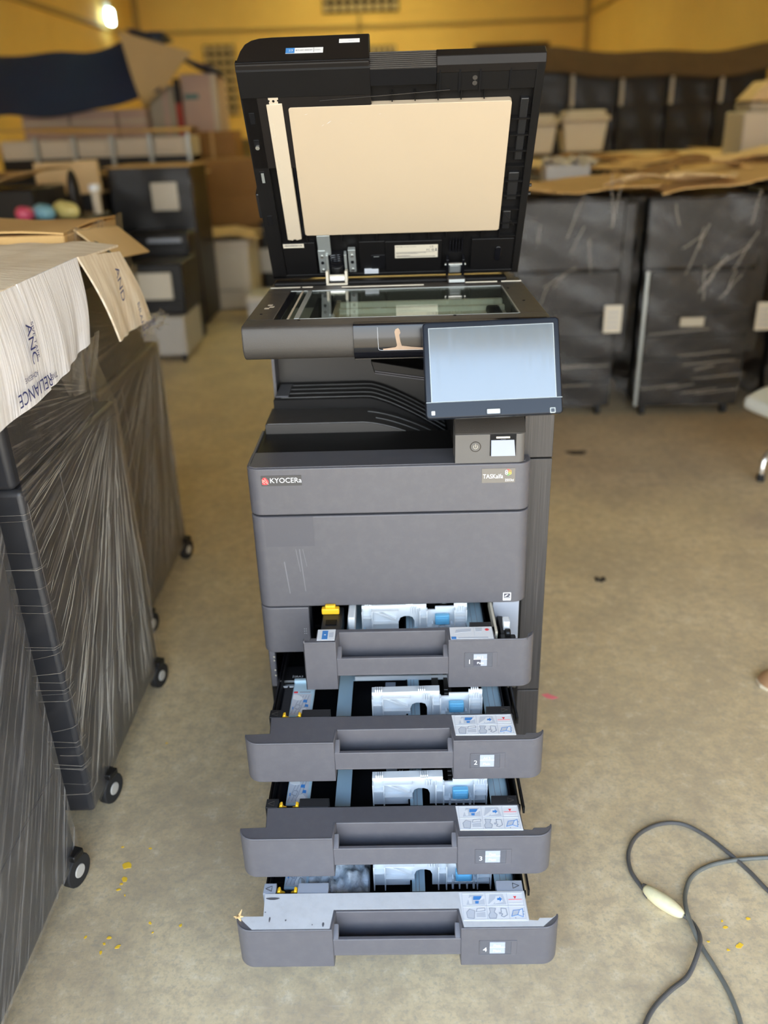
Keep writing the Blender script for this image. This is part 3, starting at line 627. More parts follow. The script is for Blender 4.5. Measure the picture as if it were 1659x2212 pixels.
def printed_top(w, h):
    "pictograms for the paper sticker: local x 0..w, y 0..h, indices 0 grey line, 1 light grey, 2 blue, 3 red, 4 white"
    mb = MB(); z0, z1 = 0, .00025
    def bx(a, b, c, d, i, k=0): mb.box(a*w, b*w, c*h, d*h, z0, z1+k*.00008, i)
    def pg(p, i, k=0): mb.prism([(a*w, b*h) for a, b in p], 'z', z0, z1+k*.00008, i)
    def ln(p, i=0, r=.005, k=2):
        for (a, b), (c, d) in zip(p, p[1:]):
            v = Vector(((c-a)*w, (d-b)*h)); n = Vector((-v.y, v.x)).normalized()*r*w
            mb.prism([(a*w+n.x, b*h+n.y), (c*w+n.x, d*h+n.y), (c*w-n.x, d*h-n.y), (a*w-n.x, b*h-n.y)], 'z', z0, z1+k*.00008, i)
    ln([(.02, .02), (.98, .02), (.98, .98), (.02, .98), (.02, .02)], 1, .003); ln([(.39, .02), (.39, .98)], 1, .004); ln([(.73, .02), (.73, .98)], 1, .004); ln([(.02, .5), (.98, .5)], 1, .004)
    pg([(.08, .55), (.37, .55), (.37, .93), (.14, .93)], 1); pg([(.19, .74), (.31, .74), (.33, .88), (.20, .88)], 2, 1); pg([(.22, .60), (.27, .60), (.28, .70), (.22, .70)], 2, 1); pg([(.13, .60), (.17, .60), (.17, .86), (.11, .80)], 4, 2); pg([(.28, .70), (.36, .92), (.38, .95), (.37, .8)], 4, 2)
    pg([(.42, .55), (.71, .55), (.67, .94), (.46, .94)], 1); pg([(.53, .60), (.66, .66), (.63, .88), (.55, .86)], 4, 1); pg([(.57, .72), (.61, .72), (.61, .66), (.65, .76), (.61, .86), (.61, .80), (.57, .80)], 2, 2); pg([(.42, .56), (.50, .58), (.58, .78), (.55, .80)], 4, 2)
    ln([(.75, .74), (.96, .74)], 3, .003); pg([(.83, .86), (.88, .86), (.855, .76)], 3, 2); ln([(.75, .60), (.96, .60)], 1, .002)
    pg([(.08, .08), (.18, .06), (.20, .34), (.12, .40), (.07, .28)], 1); pg([(.22, .10), (.36, .10), (.36, .30), (.22, .26)], 1); pg([(.22, .30), (.36, .34), (.36, .44), (.24, .42)], 4, 1); ln([(.22, .30), (.36, .34), (.36, .44), (.24, .42), (.22, .30)]); ln([(.08, .08), (.18, .06), (.20, .34), (.12, .40), (.07, .28), (.08, .08)])
    pg([(.42, .06), (.52, .06), (.54, .20), (.50, .28), (.53, .42), (.43, .44), (.44, .28), (.41, .18)], 1); ln([(.42, .06), (.52, .06), (.54, .20), (.50, .28), (.53, .42), (.43, .44), (.44, .28), (.41, .18), (.42, .06)])
    ln([(.57, .26), (.61, .26), (.61, .42), (.69, .40), (.70, .18), (.64, .10), (.60, .14), (.63, .22), (.57, .22)], 0, .006)
    pg([(.76, .12), (.86, .18), (.90, .36), (.80, .34)], 1); ln([(.76, .12), (.86, .18), (.90, .36), (.80, .34), (.76, .12)], 2, .004); ln([(.86, .18), (.94, .10), (.95, .40), (.90, .36)], 2, .004)
    for c in ((.82, .07), (.955, .20), (.96, .30)): pg([(c[0]+.008*cos(q), c[1]+.02*sin(q)) for q in [k*pi/4 for k in range(8)]], 0)
    return mb
ST = printed_top(.1185, .0600)
def hand_print(w, h):
    mb = MB(); z1 = .0003
    def pg(p, i, k=0): mb.prism([(a*w, b*h) for a, b in p], 'z', 0, z1+k*.0001, i)
    pg([(.03, .02), (.85, .02), (.97, .10), (.97, .86), (.03, .86)], 1)
    for k in range(4): pg([(.05+.18*k, .06), (.08+.18*k, .06), (.45+.14*k, .8), (.42+.14*k, .8)], 0, 1)
    pg([(.05, .66), (.3, .60), (.52, .62), (.54, .70), (.4, .78), (.2, .84), (.05, .84)], 4, 2); pg([(.48, .04), (.9, .04), (.88, .2), (.72, .30), (.55, .26), (.46, .14)], 4, 2)
    pg([(.58, .52), (.80, .50), (.78, .62), (.60, .62)], 2, 2); pg([(.70, .34), (.88, .32), (.88, .42), (.72, .44)], 2, 2); pg([(.2, .28), (.42, .22), (.5, .40), (.3, .44)], 0, 2); pg([(.23, .30), (.40, .25), (.46, .38), (.31, .41)], 1, 3)
    pg([(.10, .24), (.15, .24), (.15, .34), (.10, .34)], 2, 2); pg([(.05, .90), (.25, .90), (.25, .97), (.05, .97)], 3, 0); pg([(.35, .91), (.9, .91), (.9, .96), (.35, .96)], 0, 0)
    return mb
HP = hand_print(.043, .085)
PM5 = ['print_grey', 'print_lgrey', 'print_blue', 'print_red', 'paper_white']
_mesh = {}
def shared(key, mbf, name, mats, parent, loc=(0, 0, 0), rot=(0, 0, 0), bev=0, seg=2):
    if key not in _mesh: o = mbf().build(name, mats, parent, loc, rot, bev, seg); _mesh[key] = o.data; return o
    return link(name, _mesh[key], parent, loc, rot, bev, seg)
def ptext(n, w1, w2): return lambda: MB().text(n, .0125, FX(.1585, -.0575, -.0012))
SPEC = [(1, .141, .508, 'A4 2', 'Plain'), (2, .3079, .385, 'A4 2', 'Plain'), (3, .4395, .269, 'Plain', 'Plain'), (4, .5453, .1556, 'Plain', 'Plain')]
for (n, d, zt, w1, w2) in SPEC:
    one = n == 1
    fm = 'charcoal'
    fr = (drawer_front(-.186, False, .120) if one else FM).build('paper_drawer', fm, P, (0, -d, zt), bev=.0016, seg=2) if n in (1, 2) else link('paper_drawer', _mesh['front'], P, (0, -d, zt), bev=.0016)
    if n == 2: _mesh['front'] = fr.data
    fr['label'] = {1: 'drawer marked 1, narrow front, topmost', 2: 'drawer marked 2, second from the top', 3: 'drawer marked 3, third from the top', 4: 'drawer marked 4, lowest and farthest out, dusty top'}[n]
    H = .120 if one else .0975; RB = .050 if one else .082
    # tray tub
    xl = -.150 if one else -.250; xr = .226 if one else .246; y1 = d+.50
    tb_ = MB().box(xl, xr, RB, y1, -H+.004, -H+.010).box(xl, xl+.003, RB, y1, -H+.010, -.016).box(xr-.003, xr, RB, y1, -H+.010, -.016).box(xl, xr, RB, RB+.004, -H+.01, -.004)
    tb_.box(xl-.006, xl, RB+.01, y1, -.06, -.045)
    tb_.build('tray_tub', 'deep_black', fr)
    if n == 4:
        MB().prism([(-.294, .031), (-.265, .0035), (-.1225, .0035), (-.1175, .0440), (.1155, .0440), (.1225, .0035), (.266, .0035), (.292, .026), (.285, .021), (.262, .021), (.258, .0155), (.2425, .017), (.2415, .081), (-.2515, .081), (-.2475, .031)], 'z', -.0008, -.0002).build('dust_layer', 'dusty_top', fr)
        mb = MB()
        for (x, y, w, h) in ((-.235, .070, .026, .006), (-.135, .012, .004, .010), (-.235, .024, .003, .012), (-.205, .022, .003, .004), (-.155, .012, .002, .003), (-.245, .04, .003, .002)):
            mb.poly([(x+w*cos(q)*.5*(1+.2*sin(3*q)), y+h*sin(q)*.5, 0) for q in [k*pi/5 for k in range(10)]])
        mb.build('dust_wipe', 'charcoal', fr)
    # lift plate of galvanised sheet with cut-outs
    z = -.062; lp = 'steel_sky_tint'; off = -.030 if one else 0
    def sheet_(x0, x1, y0, y1_, nm='lift_plate', m=lp, zz=z, th=.002): return MB().box(x0, x1, y0, y1_, zz-th, zz).build(nm, m, fr, bev=.0006)
    lx = .018 if one else 0
    if not one: sheet_(-.126, -.094, RB+.005, .33)
    else: sheet_(-.105, -.062, RB+.005, .33)
    sheet_(.030, .056, RB+.005, .30); sheet_(-.094, .19, .287, .40); sheet_(.026, .030, RB, .29, 'plate_groove', 'deep_black'); 
    for xx in (.037, .044): sheet_(xx, xx+.0012, RB+.006, .29, 'plate_groove', 'print_grey', z+.0004, .0005)
    rx = .165 if one else .193
    sheet_(rx, rx+.036, RB+.02, .45, 'guide_rail', lp, -.040, .003)
    for xx in (rx+.011, rx+.023): sheet_(xx, xx+.0010, RB+.02, .45, 'rail_groove', 'print_grey', -.0395, .0005)
    MB().box(rx+.036, rx+.041, RB+.005, .45, -.06, -.030).build('rail_wall', 'black_gloss', fr)
    MB().box(-.09 if not one else -.058, .188, .2865, .2895, -.0625, -.052).build('plate_lip', 'white_plastic', fr)
    MB().box(.085, .100, .20, .36, -.063, -.058).box(.112, .128, .20, .36, -.063, -.058).build('floor_bar', 'scan_grey', fr)
    # stop and size markings on the floor
    if not one:
        MB().box(-.020, .020, .20, .27, -.070, -.056).build('size_pointer', 'print_grey', fr, bev=.001)
        mb = MB().text('A5', .010, T(.002, .275, -.0555)); mb = MB()
        for q, s_ in enumerate(('B6', 'A5', 'A6')): mb.text(s_, .0095, T(.006, .205+q*.016, -.0552), mi=0).box(.006, .024, .2035+q*.016, .2042+q*.016, -.0560, -.0552)
        mb.build('size_lettering', 'ink_white', fr); MB().box(.003, .029, .198, .27, -.0660, -.0558).build('size_plate', 'deep_black', fr)
        mb = MB()
        for q in range(4): mb.box(.112, .120, .20+q*.013, .2012+q*.013, -.0575, -.0565)
        mb.build('size_ticks', 'ink_white', fr)
    # white front side guide with its blue latch
    gy = .150 if one else .164; gxo = -.022 if one else 0
    g = shared('guide', lambda: GM, 'side_guide', 'white_plastic', fr, (gxo, gy, 0))
    lt = shared('latch', lambda: MB().prism([(-.020, -.046), (-.004, -.046), (-.004, -.026), (-.008, -.022), (-.020, -.022)], 'x', .117, .149), 'guide_latch', 'latch_blue', g, bev=.002)
    shared('latchf', lambda: MB().box(.120, .146, -.0215, -.0195, -.039, -.028), 'latch_face', 'latch_blue', g, bev=.001)
    shared('latchw', lambda: MB().box(.110, .114, -.012, 0, -.075, -.048).box(.124, .127, -.012, 0, -.075, -.05).box(.139, .142, -.012, 0, -.075, -.05).box(.152, .156, -.012, 0, -.075, -.048), 'latch_frame', 'white_plastic', g)
    # corner blocks
    if not one:
        cbm = 'black_plastic' if n < 4 else 'print_grey'
        MB().box(.1905, .2405, RB+.001, .107, -.03, -.0015).build('corner_block', cbm, fr, bev=.001)
        MB().box(-.190, -.131, RB+.001, .107, -.03, -.0015).build('corner_block', cbm, fr, bev=.001)
        MB().box(-.256, -.232, RB+.001, .107, -.03, -.0015).build('corner_block', cbm, fr, bev=.001)
        mb = MB()
        for (p0, p1) in (((.222, .088), (.222, .100)), ((.222, .100), (.234, .094)), ((.234, .094), (.222, .088)), ((-.240, .088), (-.240, .100)), ((-.240, .100), (-.252, .094)), ((-.252, .094), (-.240, .088))):
            mb.tube([(*p0, -.0012), (*p1, -.0012)], .0005, 4)
        mb.build('arrow_mark', 'scan_grey', fr)
        MB().box(-.231, -.191, RB+.001, .107, -.06, -.045).build('lever_well', 'deep_black', fr)
        for s_, xx in ((1, -.2235), (-1, -.1965)):
            mb = MB().prism([(xx-.006*s_, -.03), (xx-.006*s_, -.004), (xx-.004*s_, .0), (xx, .001), (xx+.001*s_, -.009), (xx+.008*s_, -.012), (xx+.008*s_, -.03)] if s_ > 0 else [(xx+.008*s_, -.03), (xx+.008*s_, -.012), (xx+.001*s_, -.009), (xx, .001), (xx-.004*s_, .0), (xx-.006*s_, -.004), (xx-.006*s_, -.03)], 'y', .086, .097)
            mb.build('roller_lever', 'yellow_plastic', fr, bev=.0012)
        # rear length guide carrying an instruction sticker
        MB().box(-.2225, -.174, .118, .24, -.034, -.028).box(-.2225, -.176, .235, .245, -.05, -.022).build('length_guide', lp, fr, bev=.002)
        shared('hand', lambda: HP, 'instruction_sticker', PM5, fr, (-.2215, .121, -.0279))
        MB().box(-.248, -.2235, .118, .24, -.06, -.036).build('guide_well', 'black_gloss', fr)
        MB().box(-.255, -.19, .2455, .2475, -.036, -.030).build('cross_bar', 'bright_metal', fr)
        mb = MB().text('SRA3', .0095, T(-.226, .258, -.0298)).box(-.2285, -.2275, .257, .266, -.0305, -.0298); mb.build('size_lettering', 'ink_white', fr)
        MB().box(-.25, -.175, .2475, .30, -.036, -.030).build('size_plate', 'deep_black', fr)
        for x0 in (-.247, -.234): MB().prism([(x0, .232), (x0+.002, .227), (x0+.009, .227), (x0+.011, .232)], 'z', -.0345, -.034).build('size_tab', 'ink_white', fr)
    else:
        MB().box(.1655, .2115, RB+.001, .070, -.03, -.0015).build('corner_block', 'black_plastic', fr, bev=.001)
        MB().box(-.155, -.11, .055, .16, -.06, -.012).build('roller_cradle', 'black_plastic', fr, bev=.002); MB().box(-.146, -.122, .085, .105, -.012, -.0105).build('cradle_slot', 'deep_black', fr)
        MB().box(-.157, -.118, .128, .142, -.012, .002).box(-.149, -.126, .130, .140, .002, .010).build('roller_lever', 'yellow_plastic', fr, bev=.002)
        MB().cyl((-.16, .166, .004), (-.10, .166, .004), .0095, n=16).build('pickup_roller', 'galv', fr)
        MB().cyl((-.168, .166, .004), (-.158, .166, .004), .011, n=16).build('roller_collar', 'bright_metal', fr)
        MB().box(-.098, -.082, .10, .18, -.04, -.004).build('cradle_cheek', 'white_plastic', fr, bev=.003)
        MB().box(.217, .222, .03, .18, -.03, -.001).build('side_rail', 'label_cream', fr)
        MB().cyl((.118, .165, .004), (.158, .165, .004), .0095, n=16).box(.112, .120, .156, .176, -.006, .012).build('pickup_roller', 'galv', fr)
        MB().box(-.05, .17, .158, .164, -.004, .004).build('front_beam', 'galv', fr); MB().box(-.04, .06, .1575, .158, -.002, .002).build('beam_slot', 'deep_black', fr)
    # top sticker
    if not one:
        MB().prism([(.1225, .0165), (.2415, .0150), (.2385, .0785), (.1180, .0785)], 'z', -.0006, .0001).build('paper_sticker', 'paper_white', fr)
        shared('st', lambda: ST, 'sticker_print', PM5, fr, (.1210, .0170, .0001))
    else:
        MB().box(.1215, .2110, .0025, .0485, -.0006, .0001).build('paper_sticker', 'paper_white', fr)
        mb = MB().box(.1235, .1335, .003, .012, 0, .0004, 2).prism([(.132, .026), (.165, .030), (.167, .042), (.135, .038)], 'z', 0, .0004, 1).box(.172, .1725, .012, .047, 0, .0004, 1).prism([(.176, .030), (.188, .030), (.190, .044), (.176, .044)], 'z', 0, .0004, 1).ring((.200, .037), .003, .0045, 'z', 0, .0004, n=10, mi=3).box(.198, .202, .034, .040, 0, .0004, 3).box(.138, .200, .004, .010, 0, .0003, 1)
        mb.build('sticker_print', PM5, fr)
        MB().box(-.158, -.1205, .008, .049, -.0006, .0001).build('instruction_sticker', 'paper_white', fr)
        MB().box(-.148, -.136, .012, .044, 0, .0004, 2).box(-.144, -.140, .027, .030, 0, .0006, 4).prism([(-.133, .018), (-.124, .018), (-.124, .038), (-.133, .036)], 'z', 0, .0004, 1).build('sticker_print', PM5, fr)
        # mechanism seen right of drawer
        MB().box(.232, .246, .02, .14, -.09, -.03).box(.228, .262, .006, .05, -.09, -.020).cyl((.240, .05, -.018), (.252, .05, -.018), .010, n=14).build('slide_bracket', 'black_plastic', fr, bev=.003)
        MB().box(.238, .252, .062, .085, -.020, .002).build('white_comb', 'white_plastic', fr, bev=.002)
    # paper size window
    wf = MB().prism([(.1510, -.0675), (.2180, -.0675), (.2180, -.0325), (.1510, -.0325)], 'y', -.0003, .0006).build('size_window', 'charcoal_top', fr)
    mb = MB()
    for (a, b, c, dd) in ((.1500, .2190, -.0335, -.0320), (.1500, .2190, -.0690, -.0675), (.1500, .1515, -.0690, -.0320), (.2085, .2190, -.0680, -.0330)): mb.box(a, b, -.0012, .0005, c, dd)
    mb.build('window_frame', 'charcoal', fr, bev=.0005)
    MB().box(.1695, .1975, -.0010, .0004, -.0650, -.0355).build('size_card', 'print_grey', fr)
    MB().box(.1695, .1975, -.0013, -.0009, -.0488, -.0478).build('card_line', 'ink_white', fr)
    shared('num%d' % n, lambda: MB().text(str(n), .0155, FX(.1570, -.0590, -.0016)), 'drawer_number', 'ink_white', fr)
    if n == 1: MB().box(.1695, .1845, -.0014, -.0010, -.0645, -.0490).build('card_shade', 'print_dark', fr)
    MB().text(w2, .0078, FX(.1755 if n != 1 else .1765, -.0600, -.0016)).text(w1, .0072, FX(.1760, -.0455, -.0016)).build('card_lettering', 'ink_white', fr)
# casters under the copier
for x, y in ((-.23, .10), (.23, .10), (-.23, .52), (.23, .52)):
    MB().cyl((x-.012, y, .026), (x+.012, y, .026), .026, n=20).box(x-.016, x+.016, y-.02, y+.02, .045, .062).build('caster', 'rubber', P)
# slide rails beside the open drawers
for (zc, y0) in ((.345, -.20), (.225, -.33), (.11, -.43)):
    for x in (-.2605, .2555): MB().box(x, x+.004, y0, .40, zc-.008, zc+.008).build('slide_rail', 'black_gloss', P)
MB().box(-.2895, -.2745, .012, .03, .285, .389).build('left_jamb', 'charcoal', P, bev=.003)
for z_ in (.372, .362, .335, .32): MB().cyl((-.277, .008, z_), (-.277, .0125, z_), .0022, n=8).build('jamb_screw', 'bright_metal', P)
MB().box(.245, .285, .004, .03, .275, .389).build('right_jamb', 'scan_grey', P, bev=.003)
MB().box(.225, .284, .012, .03, .395, .509).build('right_frame', 'print_grey', P, bev=.002)
MB().box(.262, .276, -.002, .012, .30, .36).build('white_comb', 'white_plastic', P, bev=.002)
# ------------------------------------------------------------------ materials of the surroundings
pm('machine_dark', (.030, .031, .036), .42, var=.1, vs=4, bump=.1, bs=500)
pm('machine_black', (.010, .009, .0085), .42, var=.15, vs=4, spec=.35)
pm('machine_seam', (.010, .010, .011), .5)
pm('beige_body', (.56, .50, .39), .55, var=.07, vs=3); pm('beige_dark', (.40, .35, .26), .55, var=.06)
pm('grey_body', (.44, .42, .38), .55, var=.06)
pm('tarp_blue', (.018, .035, .085), .6, var=.25, vs=3, bump=.4, bs=60); pm('tarp_tan', (.52, .38, .19), .7, var=.12, vs=3, bump=.3, bs=60)
pm('blanket', (.085, .050, .024), .95, var=.3, vs=6, bump=.8, bs=120)
pm('pink_box', (.50, .36, .30), .75, var=.15, vs=2); pm('red_paint', (.38, .03, .02), .5); pm('teal_paint', (.05, .18, .18), .5)

pm('lamp_body', (.7, .72, .7), .5)
pm('chair_shell', (.46, .46, .41), .45, var=.05); pm('leather_tan', (.36, .20, .10), .45, var=.25, vs=25, bump=.3, bs=300); pm('leather_pale', (.60, .52, .38), .5, var=.1)
pm('cord_grey', (.085, .082, .080), .5, var=.35, vs=30, bump=.2, bs=300); pm('cord_pale', (.135, .14, .125), .5, var=.35, vs=30, bump=.2, bs=300); pm('joint_cream', (.70, .64, .40), .4, var=.22, vs=40, bump=.9, bs=120)
pm('paint_yellow', (1.0, .60, .04), .6, var=.1, vs=60); pm('scrap_pink', (.88, .22, .26), .6, var=.1); pm('crumb_tan', (.60, .42, .20), .8, var=.2, vs=90); pm('grease', (.06, .045, .03), .8)
pm('magenta_bag', (.60, .08, .16), .35); pm('cyan_bag', (.20, .42, .52), .35); pm('yellow_bag', (.62, .54, .20), .35)
def kraft(name, col, s=1.0):
    t = NT(name); v = t.coord()
    n = t.noise(v, 2.5, 6, .6, .5); f = t.noise(t.coord((3, 160, 3)), 2, 3)
    c = t.mix(n, (*sc3(col, .78), 1), (*sc3(col, 1.15), 1)); c = t.mix(t.ramp(f, [(.4, .18), (.6, 0)]), c, (*sc3(col, .6), 1))
    p = t.prin(Base_Color=c, Roughness=.8); t.l(t.bump(t.mix(.5, n, f), .25, .004), p.inputs['Normal']); t.fin(p.outputs[0])
kraft('cardboard', (.62, .39, .15)); kraft('cardboard_pale', (.72, .52, .27)); kraft('cardboard_dark', (.30, .15, .04))
def carton_top():
    t = NT('carton_cream'); v = t.coord()
    n = t.noise(v, 5, 6, .6, .5); f = t.noise(t.coord((6, 90, 6), (0, 0, 6)), 2, 4)
    c = t.mix(n, (.84, .72, .54, 1), (.94, .86, .72, 1)); c = t.mix(t.ramp(f, [(.42, .55), (.6, 0)]), c, (.62, .48, .31, 1))
    p = t.prin(Base_Color=c, Roughness=.8); t.l(t.bump(f, .5, .004), p.inputs['Normal']); t.fin(p.outputs[0])
carton_top()
def carton_side():
    t = NT('white_carton'); v = t.coord(); n = t.noise(v, 6, 6, .6, .4); f = t.noise(t.coord((4, 60, 2.5)), 1.6, 4, .6, .3)
    c = t.mix(t.ramp(f, [(.35, .35), (.55, 0)]), (.84, .83, .85, 1), (.62, .60, .60, 1)); c = t.mix(t.ramp(n, [(.55, 0), (.8, .5)]), c, (.70, .64, .56, 1))
    p = t.prin(Base_Color=c, Roughness=.75); t.l(t.bump(t.mix(.35, f, n), .7, .006), p.inputs['Normal']); t.fin(p.outputs[0])
carton_side()
def film(name, org=None, dens=70, base=.10, gain=.55, tint=(.62, .58, .53), rough=.32, direction=(1, 0), bumpk=.5, fk=.8):
    "stretch film: clear sheet whose pulled pleats scatter light; pleats fan out from ORG (y, z) or run along DIRECTION"
    t = NT(name); c = t.n('ShaderNodeTexCoord'); s = t.n('ShaderNodeSeparateXYZ'); t.l(c.outputs['Object'], s.inputs[0])
    if org:
        a = t.math('SUBTRACT', s.outputs[1], org[0]); b = t.math('SUBTRACT', s.outputs[2], org[1])
        an = t.math('ARCTAN2', b, a); r = t.math('SQRT', t.math('ADD', t.math('MULTIPLY', a, a), t.math('MULTIPLY', b, b)))
    else:
        a, b = s.outputs[1], s.outputs[2]
        an = t.math('SUBTRACT', t.math('MULTIPLY', s.outputs[0], 1.0) if direction == (1, 0) else b, t.math('MULTIPLY', b if direction == (1, 0) else a, -1.0)) if 0 else t.math('ADD', t.math('MULTIPLY', b, direction[0]), t.math('MULTIPLY', t.math('ADD', a, s.outputs[0]), -direction[1]))
        r = t.math('ADD', t.math('MULTIPLY', t.math('ADD', a, s.outputs[0]), direction[0]), t.math('MULTIPLY', b, direction[1]))
    cb_ = t.n('ShaderNodeCombineXYZ'); t.l(t.math('MULTIPLY', an, dens), cb_.inputs[0]); t.l(t.math('MULTIPLY', r, 3.2), cb_.inputs[1])
    st = t.noise(cb_.outputs[0], 1.0, 5, .62, .35, '2D')
    cb2 = t.n('ShaderNodeCombineXYZ'); t.l(t.math('MULTIPLY', an, dens*.16), cb2.inputs[0]); t.l(t.math('MULTIPLY', r, 2.0), cb2.inputs[1])
    st2 = t.noise(cb2.outputs[0], 1.0, 4, .6, .5, '2D')
    cl = t.noise(c.outputs['Object'], 5, 5, .6, .6); cr_ = t.noise(c.outputs['Object'], 70, 4, .7, .8)
    fac = t.math('ADD', t.math('MULTIPLY', t.ramp(st, [(.50, 0), (.60, .55), (.70, 1)]), t.ramp(st2, [(.35, .25), (.65, 1)])), t.math('MULTIPLY', t.ramp(cl, [(.45, 0), (.75, .35)]), t.ramp(cr_, [(.4, .2), (.65, 1)])))
    fac = t.math('MULTIPLY_ADD', fac, gain, base); fac = t.math('MINIMUM', fac, .92)
    bp_ = t.bump(t.mix(.5, st, cr_), bumpk, .004)
    p = t.prin(Base_Color=(*tint, 1), Roughness=rough, Specular_IOR_Level=.6); t.l(bp_, p.inputs['Normal'])
    tr = t.n('ShaderNodeBsdfTransparent'); gl = t.n('ShaderNodeBsdfGlossy'); gl.inputs['Roughness'].default_value = .2; t.l(bp_, gl.inputs['Normal'])
    m0 = t.n('ShaderNodeMixShader'); t.l(t.math('MULTIPLY', t.schlick(.04, bp_), fk), m0.inputs[0]); t.l(tr.outputs[0], m0.inputs[1]); t.l(gl.outputs[0], m0.inputs[2])
    mx = t.n('ShaderNodeMixShader'); t.l(fac, mx.inputs[0]); t.l(m0.outputs[0], mx.inputs[1]); t.l(p.outputs[0], mx.inputs[2]); t.fin(mx.outputs[0])
film('film_b', (.43, .90), 60, .02, .42, tint=(.55, .50, .44)); film('film_c', (1.24, .90), 70, .05, .38, tint=(.46, .39, .32)); film('film_a', (.55, 1.6), 130, .06, .45, tint=(.52, .52, .54))
film('film_d', None, 26, .0, .09, tint=(.42, .38, .34), rough=.24, direction=(.75, .66), bumpk=.9, fk=.5); film('film_far', None, 18, .0, .04, tint=(.40, .36, .32), rough=.2, direction=(.75, .66), bumpk=.9, fk=.3); film('film_flat', None, 40, .02, .4, tint=(.5, .46, .4), rough=.25, direction=(.97, .2), bumpk=.7)
film('film_loose', None, 30, .12, .45, tint=(.50, .44, .36), rough=.25, direction=(.5, .8), bumpk=.9)

def pleatmat():
    t = NT('film_pleats'); p = t.prin(Base_Color=(.72, .66, .56, 1), Roughness=.25, Specular_IOR_Level=.7)
    tr = t.n('ShaderNodeBsdfTransparent'); mx = t.n('ShaderNodeMixShader'); mx.inputs[0].default_value = .42; t.l(tr.outputs[0], mx.inputs[1]); t.l(p.outputs[0], mx.inputs[2]); t.fin(mx.outputs[0])
pleatmat()
# ------------------------------------------------------------------ wrapped copiers in the row on the near side
def caster(par, x, y, r=.034, rz=0):
    w = MB().cyl((-.011, 0, 0), (.011, 0, 0), r, n=22).build('caster', 'rubber', par, (x, y, r), (0, 0, rz), bev=.003)
    MB().cyl((-.0135, 0, 0), (.0135, 0, 0), r*.42, n=18).build('caster_hub', 'grey_body', w, bev=.002)
    MB().box(-.017, .017, -.014, .018, r*.95, r*1.4).build('caster_fork', 'machine_black', w, bev=.003)
def film_side(xf, y0, y1, z0, z1, org, amp=.0025, nu=70, nv=110, seed=0):
    rr = random.Random(seed); ks = [(rr.uniform(40, 90), rr.uniform(0, 6), rr.uniform(.4, 1)) for _ in range(4)]
    def fn(u, v):
        y = y0+(y1-y0)*u; z = z0+(z1-z0)*v
        an = math.atan2(z-org[1], y-org[0]); r = math.hypot(z-org[1], y-org[0])
        d = sum(a*sin(k*an+p) for k, p, a in ks)*amp*min(1, r*3)*.4
        e = min(u, 1-u, v, 1-v)*12; return (xf+.004+d*min(1, e), y, z)
    return fn
